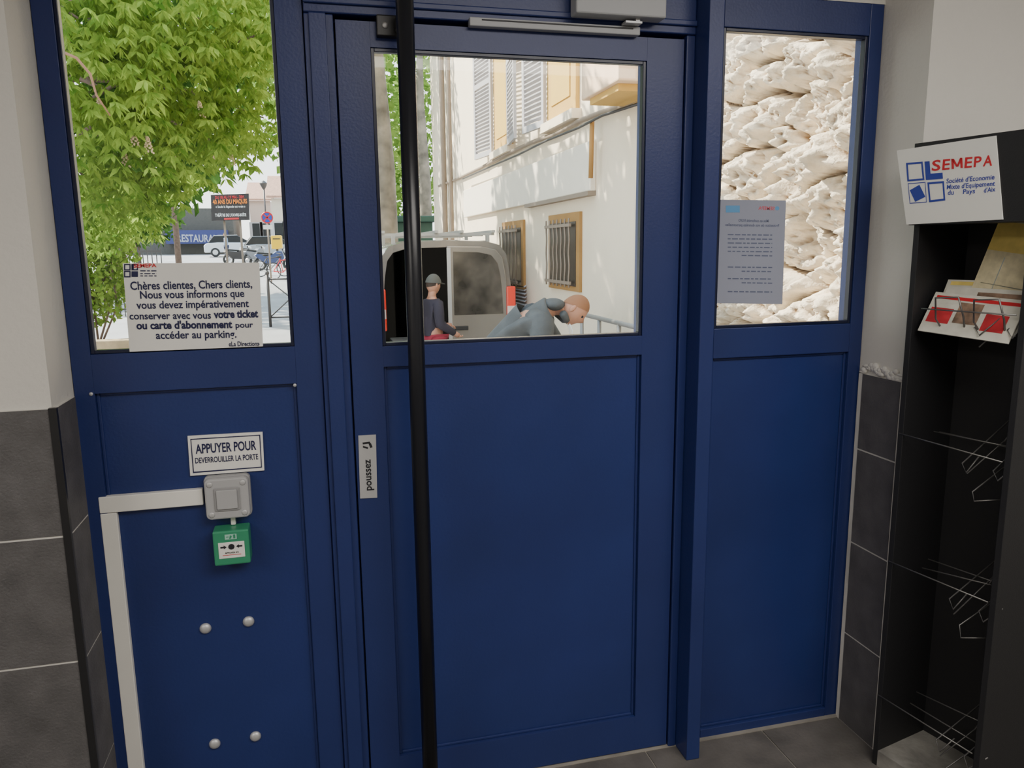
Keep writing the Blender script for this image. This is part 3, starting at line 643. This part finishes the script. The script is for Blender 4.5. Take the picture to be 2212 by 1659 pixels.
# houses
def house(label,xa,xb,y,zw,depth,wcol,n):
    g=gz(y); h=thing('house',label,'house',((xa+xb)/2,y,g))
    MB().box(xa,xb,y,y+depth,g,zw).build('wall',wcol,h)
    MB().prism([(xa-.3,y-.3,zw),(xb+.3,y-.3,zw),(xb+.3,y+depth/2,zw+1.6),(xa-.3,y+depth/2,zw+1.6)],(0,0,.15)).build('roof',mat('clay_roof',(.42,.24,.17),.8,var=.2),h)
    fl=int((zw-g)/2.8)
    for i in range(n):
        for k in range(fl):
            x=xa+(xb-xa)*(i+.5)/n; z=g+.9+k*2.8
            f=MB().box(x-.5,x+.5,y-.06,y,z,z+1.5).build('window',SHT,h); MB().box(x-.28,x+.28,y-.08,y-.061,z+.1,z+1.4).build('pane',DGL,f)
    return h
A=PD(537,420,66);B=PD(583,430,66); house('pale pink terraced house with clay roof behind the no-stopping sign',A.x,B.x,A.y,PD(560,434,66).z,8,mat('pink_render',(.50,.38,.32),.8),2)
A=PD(585,420,57);B=PD(660,430,57); house('cream terraced house with clay roof at the right edge of the left window',A.x,B.x,A.y,PD(600,428,57).z,6,mat('house_cream',(.60,.52,.42),.8),3)
# restaurant
A=PD(270,500,64);B=PD(505,500,64); re=thing('restaurant_front','low restaurant building with blue fascia and white lettering across the street','building',((A.x+B.x)/2,A.y,gz(A.y)))
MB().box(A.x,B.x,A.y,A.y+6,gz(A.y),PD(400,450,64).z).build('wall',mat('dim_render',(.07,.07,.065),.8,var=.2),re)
zb=PD(400,527,64).z; zt_=PD(400,498,64).z
MB().box(A.x+3,B.x-.4,A.y-1.2,A.y-.01,zb,zt_).build('awning',mat('blue_awning',(.02,.03,.14),.6),re)
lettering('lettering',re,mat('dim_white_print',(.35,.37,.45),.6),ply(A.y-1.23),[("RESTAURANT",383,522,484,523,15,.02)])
# street lamp
A=PD(579,545,62); lp=thing('street_lamp','slender dark street lamp rising above the terraced houses','street lamp',(A.x,A.y,gz(A.y)))
zt_=PD(579,408,62).z
MB().tube([(A.x,A.y,gz(A.y)),(A.x,A.y,zt_)],.06,8).build('pole',IRON,lp,smooth=True)
MB().lathe((A.x,A.y,zt_),(0,0,1),[(.1,0),(.28,.35),(.3,.4),(.05,.6)],10).build('lantern',IRON,lp)
YLW=mat('yellow_paint',(.85,.50,.01),.4)
A=PD(599,540,43); mbx=thing('mailbox','yellow street mailbox on a short post beyond the motorcycles','mailbox',(A.x,A.y,gz(A.y))); g0=gz(A.y)
MB().box(A.x-.28,A.x+.28,A.y-.2,A.y+.2,g0+.9,g0+1.6).build('box',YLW,mbx,bevel=.05)
MB().box(A.x-.06,A.x+.06,A.y-.06,A.y+.06,g0,g0+.9).build('post',IRON,mbx)
MB().box(A.x-.18,A.x+.18,A.y-.215,A.y-.2,g0+1.4,g0+1.45).build('slot',IRON,mbx)
# vehicles
TYRE=mat('tyre_rubber',(.02,.02,.02),.8); 
def wheel(M,c,r,w,parent,ax=(0,1,0)):
    o=MB(M).lathe(V(c)-V(ax)*w/2,ax,[(r*.6,0),(r*.95,0),(r,w*.2),(r,w*.8),(r*.95,w),(r*.6,w)],20).build('wheel',TYRE,parent,smooth=False)
    MB(M).lathe(V(c)-V(ax)*(w/2+.004),ax,[(r*.58,0),(r*.58,w+.008)],16).build('hub',SILV,o)
def car(label,x,y,rz,m):
    M=Matrix.Translation((x,y,gz(y)))@Matrix.Rotation(rz,4,'Z'); t=thing('car',label,'car',(x,y,gz(y)))
    pr=[(-2,.3),(-2.02,.75),(-1.85,.92),(-1.1,.98),(1.5,.95),(2.05,.8),(2.1,.3)]
    MB(M).prism([V((a,-.82,b)) for a,b in pr],(0,1.64,0)).build('body',m,t,bevel=.06)
    cb=[(-1.75,.93),(-1.35,1.42),(.2,1.45),(1.1,.95)]
    MB(M).prism([V((a,-.72,b)) for a,b in cb],(0,1.44,0)).build('cabin_glass',DGL,t,bevel=.04)
    MB(M).prism([V((-1.35,-.68,1.425)),V((.2,-.68,1.455)),V((.2,.68,1.455)),V((-1.35,.68,1.425))],(0,0,.03)).build('roof',m,t,bevel=.01)
    for sx in(-1.3,1.3):
        for sy in(-.74,.74): wheel(M,(sx,sy,.31),.31,.2,t)
CW=mat('white_car_paint',(.60,.62,.65),.3,coat=.3); CG=mat('grey_car_paint',(.12,.13,.15),.3,coat=.3); CS=mat('silver_car_paint',(.32,.34,.37),.3,coat=.3)
for lab,px,d,rz,m in (('white parked car beneath the theatre billboard',508,58,.1,CW),('silver parked car behind the motorcycles, beside the mailbox',592,51,.15,CS)):
    A=PD(px,540,d); car(lab,A.x,A.y,rz,m)
def moto(label,x,y,rz,m):
    g0=gz(y); M=Matrix.Translation((x,y,g0))@Matrix.Rotation(rz,4,'Z'); t=thing('motorcycle',label,'motorcycle',(x,y,g0))
    for sx in(-.7,.7):
        w=MB(M).ring((sx,0,.32),(0,1,0),.26,.06,20,6).build('wheel',TYRE,t); MB(M).lathe((sx,-.05,.32),(0,1,0),[(.09,0),(.09,.1)],12).build('hub',SILV,w)
    MB(M).prism([V((a,-.14,b)) for a,b in ((-.5,.35),(-.95,.72),(-.85,.8),(-.2,.72),(.1,.92),(.35,.9),(.45,.6),(.25,.3))],(0,.28,0)).build('body',m,t,bevel=.03)
    MB(M).prism([V((a,-.13,b)) for a,b in ((-.85,.8),(-.8,.88),(-.1,.82),(-.1,.75))],(0,.26,0)).build('seat',TYRE,t,bevel=.02)
    MB(M).tube([(.7,0,.32),(.4,0,1.02)],.035,8).tube([(.38,-.35,1.06),(.42,0,1.03),(.38,.35,1.06)],.016,8).build('fork_and_handlebar',IRON,t)
    MB(M).ball((.52,0,.92),.1).build('headlamp',SILV,t,smooth=True)
for lab,px,d,rz,m in (('black motorcycle nearest the pedestrian under the billboard',520,45,.5,IRON),('grey motorcycle in the middle of the parked motorcycles',554,44,.9,CG),('dark blue motorcycle below the no-stopping sign',592,39,.3,mat('blue_moto',(.03,.05,.15),.3))):
    A=PD(px,545,d); moto(lab,A.x,A.y,rz,m)
def bicycle(label,x,y,rz,m):
    g0=gz(y); M=Matrix.Translation((x,y,g0))@Matrix.Rotation(rz,4,'Z'); t=thing('bicycle',label,'bicycle',(x,y,g0))
    for sx in(-.52,.52):
        MB(M).ring((sx,0,.35),(0,1,0),.32,.02,24,5).build('wheel',TYRE,t)
    b=MB(M)
    for p,q in (((-.52,0,.35),(-.1,0,.3)),((-.52,0,.35),(-.2,0,.78)),((-.1,0,.3),(-.22,0,.85)),((-.1,0,.3),(.36,0,.75)),((-.2,0,.76),(.34,0,.82)),((.52,0,.35),(.33,0,.95))): b.tube([p,q],.018,6)
    b.build('frame',m,t)
    MB(M).tube([(.33,-.28,.98),(.36,0,.97),(.33,.28,.98)],.014,6).build('handlebar',IRON,t)
    MB(M).ball((-.24,0,.9),(.14,.07,.04)).build('saddle',TYRE,t,smooth=True)
for lab,px,d,rz,m in (('dark bicycle parked left of the other, below the parked motorcycles',588,34,.4,IRON),('red bicycle partly hidden by the right side of the left window frame',616,32,.6,SR)):
    A=PD(px,580,d); bicycle(lab,A.x,A.y,rz,m)
A=PD(815,500,22.5);B=PD(935,500,22.5)
ks=thing('kiosk','dark green street kiosk behind the van','kiosk',((A.x+B.x)/2,A.y,gz(A.y)))
KG=mat('dark_green_paint',(.01,.05,.03),.6); zk=PD(870,480,22.5).z
MB().box(A.x,B.x,A.y,A.y+1.5,gz(A.y),zk).build('walls',KG,ks,bevel=.02); MB().box(A.x-.2,B.x+.1,A.y-.25,A.y+1.7,zk,zk+.17).build('roof',KG,ks,bevel=.03)
# ---------------------------------------------------------------- van
VX=1.46; VY=7.0; Mv=Matrix.Translation((VX,VY,ZG))
van=thing('van','taupe panel van seen from behind with its left rear door open and a roof rack','van',(VX,VY+2,ZG))
VP=mat('taupe_car_paint',(.24,.215,.19),.25,metal=.4,coat=.5); VI=mat('dark_van_interior',(.006,.006,.007),.9,spec=.1); VT=mat('silver_door_edge',(.55,.53,.50),.4)
hp=[(.76,.28),(.80,.45),(.81,.95),(.785,1.25),(.76,1.50),(.725,1.70),(.65,1.80),(.48,1.85),(0,1.86)]
prof=hp+[(-a,b) for a,b in hp[-2::-1]]
def sec(y,h,w): return [V((a*w,y,.28+(b-.28)*(h-.28)/1.58)) for a,b in prof]
def loft(M,secs,cap=False):
    n=len(secs[0]); vs=[p for s in secs for p in s]; fs=[]
    for i in range(len(secs)-1):
        for j in range(n): fs.append((i*n+j,i*n+(j+1)%n,(i+1)*n+(j+1)%n,(i+1)*n+j))
    if cap: fs.append(tuple(range((len(secs)-1)*n,len(secs)*n)))
    return MB(M).add(vs,fs)
loft(Mv,[sec(0,1.86,1),sec(.06,1.87,1.0),sec(2.6,1.86,1),sec(3.15,1.5,.97),sec(3.5,1.12,.95),sec(4.1,.9,.9),sec(4.2,.6,.85)],True).build('body',VP,van,smooth=True)
def inn(y,d): return [V((a*(1-d),y,.28+d*.6+(b-.28)*(1-d*1.05))) for a,b in prof]
s0=sec(0,1.86,1); i0=inn(.0,.07); n=len(s0)
MB(Mv).add(s0+i0,[(j,(j+1)%n,n+(j+1)%n,n+j) for j in range(n)]).build('rear_frame',VP,van)
loft(Mv,[i0,inn(2.3,.07)],True).build('interior',VI,van)
dp=[(.01,.33),(.70,.33),(.745,.5),(.75,.95),(.73,1.24),(.705,1.47),(.67,1.66),(.59,1.755),(.42,1.79),(.01,1.80)]
rd=MB(Mv).prism([V((a,-.05,b)) for a,b in dp],(0,.045,0)).build('rear_door',VP,van,bevel=.012)
wp=[(.08,1.0),(.67,1.0),(.66,1.24),(.64,1.45),(.605,1.6),(.53,1.69),(.38,1.725),(.08,1.735)]
VG=mat('tree_reflection_glass',(.06,.05,.04),.12,spec=.5,var=.9,scale=4)  # mottled brown colour paints tree reflections into the glass
MB(Mv).prism([V((a,-.058,b)) for a,b in wp],(0,.01,0)).build('rear_window',VG,rd,bevel=.003)
MB(Mv).box(.005,.05,-.066,-.05,.4,1.78).build('door_edge',VT,rd)
MB(Mv).box(.08,.24,-.075,-.05,.82,.87).build('door_handle',BLACK,rd,bevel=.008)
Mo=Mv@Matrix.Translation((-.78,-.02,0))@Matrix.Rotation(R(-96),4,'Z')
od=MB(Mo).prism([V((.745-a,-.02,b)) for a,b in dp],(0,.045,0)).build('rear_door',VP,van,bevel=.012)
MB(Mo).prism([V((.745-a,.026,b)) for a,b in wp],(0,.004,0)).build('rear_window',VG,od)
LR=mat('red_lamp',(.90,.04,.015),.25,coat=.5); LW=mat('clear_lamp',(.8,.65,.6),.25,coat=.5)
for s in(-1,1):
    tl=MB(Mv).obox((s*.71,-.075,.84),(s*.11,0,0),(0,.18,0),(0,0,.48)).build('tail_light',LR,van,bevel=.015)
    MB(Mv).obox((s*.715,-.081,.98),(s*.10,0,0),(0,.03,0),(0,0,.11)).build('clear_lens',LW,tl,bevel=.006)
    wheel(Mv,(s*.70,.75,.31),.31,.2,van,(1,0,0)); wheel(Mv,(s*.70,3.45,.31),.31,.2,van,(1,0,0))
MB(Mv).box(-.8,.8,-.14,.1,.28,.50).build('bumper',TYRE,van,bevel=.04)
MB(Mv).prism([V((-.66,2.75,1.83)),V((.66,2.75,1.83)),V((.7,3.2,1.48)),V((-.7,3.2,1.48))],(0,.02,.03)).build('windscreen',DGL,van)
RK=mat('pale_rack_metal',(.42,.40,.36),.5)
rk=MB(Mv)
for y in (.15,.8,1.5,2.2): rk.box(-.72,.62,y,y+.05,1.92,1.95)
for x in (-.72,-.4,-.1,.2,.58): rk.box(x,x+.04,.1,2.4,1.95,1.98)
for x in (-.6,.52):
    for y in (.15,1.5): rk.box(x,x+.04,y,y+.05,1.80,1.92)
rk.build('roof_rack',RK,van)
MB(Mv).box(-.62,-.36,.25,.7,.40,.68).build('crate',mat('pale_crate',(.3,.3,.29),.6),None,bevel=.01,label='pale grey crate inside the open rear of the van',category='crate')
MB(Mv).box(-.32,-.08,.3,.75,.40,.58).build('toolbox',mat('brown_box',(.2,.13,.08),.7),None,bevel=.01,label='small brown box beside the grey crate in the van',category='box')
# ---------------------------------------------------------------- people
SKIN=mat('skin',(.50,.24,.15),.5,var=.06,scale=20); 
def skinmesh(pts,edges,rad,sub=2):
    me=bpy.data.meshes.new('s'); me.from_pydata([tuple(p) for p in pts],edges,[]); o=bpy.data.objects.new('s',me); C.objects.link(o)
    o.modifiers.new('k','SKIN'); ms=o.modifiers.new('u','SUBSURF'); ms.levels=sub; ms.render_levels=sub
    sv=me.skin_vertices[0].data
    for i,r in enumerate(rad): sv[i].radius=(r,r); sv[i].use_root=(i==0)
    return evalmesh(o)
def headgeo(b,c,fw,up,s):
    fw=V(fw).normalized(); lf=V(up).cross(fw).normalized(); up=fw.cross(lf); vs=[];fs=[]; n,m=28,20
    ok=lambda x,y,z: V(c)+(fw*x+lf*y+up*z)*s
    for i in range(m+1):
        t=math.pi*i/m
        for j in range(n):
            p=2*math.pi*j/n; dx,dy,dz=math.sin(t)*math.cos(p),math.sin(t)*math.sin(p),math.cos(t)
            x,y,z=.098*dx,.077*dy,.122*dz
            if dz<0: y*=1-.3*dz*dz; x*=1-.1*dz*dz; x+=.012*dz*dz
            if dx>0:
                x+=.024*math.exp(-(dy/.13)**2-((dz+.18)/.17)**2); x-=.009*math.exp(-((abs(dy)-.36)/.15)**2-((dz-.02)/.1)**2); x-=.004*math.exp(-(dy/.25)**2-((dz+.5)/.04)**2); x+=.006*math.exp(-(dy/.3)**2-((dz+.85)/.15)**2)
            vs.append(ok(x,y,z))
    for i in range(m):
        for j in range(n): fs.append((i*n+j,(i+1)*n+j,(i+1)*n+(j+1)%n,i*n+(j+1)%n))
    b.add(vs,fs)
    for sy in(-1,1):
        e=MB().ball((0,0,0),(.018,.009,.032),10,8); b.add([ok(v[0]-.004,v[1]+sy*.077,v[2]-.008) for v in e.v],e.f)
    return ok
ED=[('pel','wa'),('wa','ch'),('ch','nb'),('nb','nk'),('ch','sl'),('sl','el'),('el','wl'),('ch','sr'),('sr','er'),('er','wr'),('pel','hl'),('hl','kl'),('kl','al'),('al','tl'),('pel','hr'),('hr','kr'),('kr','ar'),('ar','tr')]
RAD=dict(pel=.115,wa=.115,ch=.135,nb=.07,nk=.052,s=.058,e=.042,w=.028,h=.085,k=.055,a=.038,t=.032)
def rad(k): return RAD[k] if k in RAD else RAD[k[0]]
def sub_skin(J,keys,extra,s,sub=2,ov={}):
    ks=[k for k in keys]; idx={k:i for i,k in enumerate(ks)}
    ed=[(idx[a],idx[b]) for a,b in ED if a in idx and b in idx]
    return skinmesh([J[k] for k in ks],ed,[(ov.get(k,rad(k))+extra)*s for k in ks],sub)
def person(label,J,s,head,fw,up,top,bottom,topm,botm,hairm,base,shorts=False,capm=None,shoem=TYRE,sub=2,puff=.018,slp=.012):
    t=thing('person',label,'person',base)
    b=MB(); vs,fs=sub_skin(J,['pel','wa','ch','nb','nk','sl','el','wl','sr','er','wr','hl','kl','al','tl','hr','kr','ar','tr'],0,s,sub); b.add(vs,fs)
    ok=headgeo(b,head,fw,up,s*1.02)
    b.tube([J['nb'],J['nk'],V(head)-V(up).normalized()*.03*s],[.06*s,.052*s,.05*s],12)
    for e,w in (('el','wl'),('er','wr')):
        d=(V(J[w])-V(J[e])).normalized(); sd=d.cross(V((0,0,1))); sd=sd.normalized() if sd.length>.2 else V((0,1,0)); nn=d.cross(sd).normalized(); sg=1 if w=='wl' else -1
        P=V(J[w]); b.tube([P,P+d*.035*s,P+d*.085*s],[.027*s,.036*s,.034*s],8)
        for k in range(4):
            q=P+d*.08*s+sd*(k-1.5)*.019*s; L=[.062,.072,.068,.05][k]*s
            b.tube([q,q+d*L*.5,q+d*L*.8+nn*.012*s*sg,q+d*L+nn*.03*s*sg],[.0095*s,.009*s,.008*s,.006*s],6)
        q=P+d*.03*s+sd*.03*s*-1; b.tube([q,q-sd*.022*s+d*.03*s,q-sd*.026*s+d*.06*s],[.012*s,.01*s,.007*s],6)
    b.build('body',SKIN,t,smooth=True)
    for sy in(-1,1):
        e=MB().ball(ok(.083,sy*.030,.004),.011*s,8,6); e.build('eye',DK,t,smooth=True)
    vs,fs=sub_skin(J,['wa','pel','ch','nb','sl','el','wl','sr','er','wr'],puff,s,sub,{'nb':.068,'w':.03}); tb_=MB().add(vs,fs)
    for k in 'lr':
        c_,s_,e_,w_2=V(J['ch']),V(J['s'+k]),V(J['e'+k]),V(J['w'+k]); p2=puff*.7+slp
        tb_.tube([c_.lerp(s_,.45),s_,s_.lerp(e_,.5),e_.lerp(s_,.12),e_,e_.lerp(w_2,.15),e_.lerp(w_2,.6),w_2],[(q+p2)*s for q in (.06,.060,.052,.046,.044,.042,.036,.028)],12)
    tb_.build(top,topm,t,smooth=True)
    if shorts:
        J2=dict(J); 
        for k in('l','r'): J2['k'+k]=V(J['h'+k]).lerp(V(J['k'+k]),.8)
        vs,fs=sub_skin(J2,['pel','hl','kl','hr','kr'],.022,s,sub,{'kl':.065,'kr':.065})
    else: vs,fs=sub_skin(J,['pel','hl','kl','al','hr','kr','ar'],.02,s,sub)
    MB().add(vs,fs).build(bottom,botm,t,smooth=True)
    for k in('l','r'):
        a=V(J['a'+k]);q=V(J['t'+k]); d=(q-a); d.z=0; d.normalize()
        a2=V((a.x,a.y,J['g']+.045*s)); MB().tube([a2-d*.06*s,a2,a2+d*.11*s,a2+d*.19*s],[.035*s,.045*s,.042*s,.028*s],10).build('shoe',shoem,t,smooth=True)
    hb=MB(); v2=[];f2=[]; n,m=24,10
    for i in range(m+1):
        for j in range(n):
            p=2*math.pi*j/n; lim=1.05+.75*(.5-.5*math.cos(p)) if not capm else 1.35+.5*(.5-.5*math.cos(p)); tt=lim*i/m
            v2.append(ok(.1015*math.sin(tt)*math.cos(p)-.001,.080*math.sin(tt)*math.sin(p),.1255*math.cos(tt)+.001))
    for i in range(m):
        for j in range(n): f2.append((i*n+j,(i+1)*n+j,(i+1)*n+(j+1)%n,i*n+(j+1)%n))
    hb.add(v2,f2).build('hair',hairm,t,smooth=True)
    if capm:
        cb=MB(); v3=[]
        for i in range(m+1):
            for j in range(n):
                p=2*math.pi*j/n; tt=1.45*i/m; v3.append(ok(.112*math.sin(tt)*math.cos(p),.09*math.sin(tt)*math.sin(p),.135*math.cos(tt)+.006))
        cb.add(v3,f2); cp=cb.build('cap',capm,t,smooth=True)
        e=MB(); pp=[ok(.09+.085*math.cos(a_),.075*math.sin(a_),.028-.012*math.cos(a_)) for a_ in [R(x) for x in range(-90,91,15)]]; e.prism(pp,V(up)*.006); e.build('brim',capm,cp)
    return t,ok
def standing(x,y,g,ang,H,arms):
    s=H/1.75; M=Matrix.Translation((x,y,g))@Matrix.Rotation(ang,4,'Z')@Matrix.Scale(s,4)
    L=dict(pel=(0,0,.96),wa=(.01,0,1.1),ch=(0,0,1.29),nb=(-.01,0,1.45),nk=(0,0,1.52),sl=(0,.15,1.38),sr=(0,-.15,1.38),hl=(0,.09,.9),hr=(0,-.09,.9),kl=(.02,.1,.5),kr=(.03,-.1,.5),al=(-.03,.11,.08),ar=(-.02,-.11,.08),tl=(.12,.12,.04),tr=(.13,-.12,.04)); L.update(arms)
    J={k:M@V(v) for k,v in L.items()}; J['g']=g
    return J,s,M@V((.02,0,1.63)),M.to_3x3()@V((1,0,-.1)),V((0,0,1))
bx=PD(934,650,8.5)
J,s,hd,fw,up=standing(bx.x,bx.y,ZG,R(20),1.48,dict(el=(.05,.20,1.12),wl=(.26,.14,1.08),er=(.0,-.19,1.13),wr=(.22,-.16,1.0)))
fw=V((.86,.5,-.1))
person('person in grey cap, dark navy jacket and maroon shorts standing at the open van',J,s,hd,fw,up,'jacket','shorts',mat('navy_jacket',(.024,.019,.034),.85,var=.2),mat('maroon_shorts',(.30,.015,.04),.8),mat('brown_hair',(.04,.022,.014),.8),(bx.x,bx.y,ZG),shorts=True,capm=mat('grey_cap',(.09,.09,.08),.85),slp=.004)
g=ZG
J=dict(pel=(1.36,3.86,.74),wa=(1.45,3.82,.90),ch=(1.58,3.76,1.00),nb=(1.72,3.70,1.06),nk=(1.79,3.69,1.06),sl=(1.67,3.93,1.0),el=(1.86,3.94,.72),wl=(1.92,3.80,.48),sr=(1.61,3.53,.96),er=(1.58,3.45,.70),wr=(1.80,3.50,.50),hl=(1.36,3.96,.66),hr=(1.36,3.76,.66),kl=(1.50,3.98,.25),kr=(1.50,3.74,.25),al=(1.32,4.0,-.17),ar=(1.32,3.72,-.17),tl=(1.47,4.0,-.21),tr=(1.47,3.72,-.21))
J={k:V(v) for k,v in J.items()}; J['g']=g
SW=mat('grey_sweatshirt',(.080,.084,.086),.9,var=.2,scale=9,bump=.3)
pm,ok=person('person with cropped fair hair in grey hooded sweatshirt bending forward beside the van',J,1.0,V((1.905,3.65,1.05)),V((.58,-.40,-.72)),V((.66,-.1,.60)),'sweatshirt','trousers',SW,mat('dark_trousers',(.03,.03,.04),.85),mat('cropped_fair_hair',(.30,.13,.06),.8),(1.4,3.86,g),puff=.036)
MB().ball((1.75,3.70,1.09),(.09,.12,.05),14,10).tube([(1.79,3.58,1.03),(1.83,3.62,.98),(1.84,3.70,.97),(1.79,3.79,1.03)],.03,8).build('hood',SW,pm,smooth=True)
for q in(.03,-.03): MB().tube([(1.84,3.60+q,.95),(1.855,3.58+q,.90),(1.85,3.57+q,.84)],.005,6).build('drawstring',WPL,pm,smooth=True)
A=PD(490,550,50); J,s,hd,fw,up=standing(A.x,A.y,gz(A.y),R(200),1.72,dict(el=(.02,.24,1.1),wl=(.08,.25,.86),er=(-.02,-.24,1.1),wr=(.03,-.25,.85)))
person('distant pedestrian in pale blue shirt and dark trousers beneath the billboard',J,s,hd,fw,up,'shirt','trousers',mat('pale_blue_shirt',(.18,.26,.40),.8),mat('blue_trousers',(.03,.04,.09),.8),mat('dark_hair',(.03,.02,.02),.8),(A.x,A.y,gz(A.y)),sub=1)
# ---------------------------------------------------------------- light
def sun(d,st,col,ang=.6):
    l=bpy.data.lights.new('sun','SUN'); l.energy=st; l.color=col; l.angle=R(ang); o=bpy.data.objects.new('sun',l); C.objects.link(o)
    o.rotation_euler=V(d).to_track_quat('Z','Y').to_euler()
sun((-.60,.45,.66),21,(1,.92,.78))
def area(loc,sx,sy,pw,col):
    l=bpy.data.lights.new('area','AREA'); l.shape='RECTANGLE'; l.size=sx; l.size_y=sy; l.energy=pw; l.color=col
    o=bpy.data.objects.new('ceiling_lamp',l); C.objects.link(o); o.location=loc
area((1.25,-2.15,2.58),2.3,1.3,78,(1,.95,.88))
area((-2.3,-2.6,2.58),1.2,2.2,52,(1,.95,.88))
wd=bpy.data.worlds.new('world'); S.world=wd; wd.use_nodes=True; N=wd.node_tree.nodes; L=wd.node_tree.links
bg=N['Background']; bg.inputs['Strength'].default_value=3.6
tc=N.new('ShaderNodeTexCoord'); sp=N.new('ShaderNodeSeparateXYZ'); cr=N.new('ShaderNodeValToRGB')
cr.color_ramp.elements[0].color=(1,.99,.96,1); cr.color_ramp.elements[1].color=(.6,.78,1,1); cr.color_ramp.elements[1].position=.8
L.new(tc.outputs['Generated'],sp.inputs[0]); L.new(sp.outputs['Z'],cr.inputs['Fac']); L.new(cr.outputs['Color'],bg.inputs['Color'])
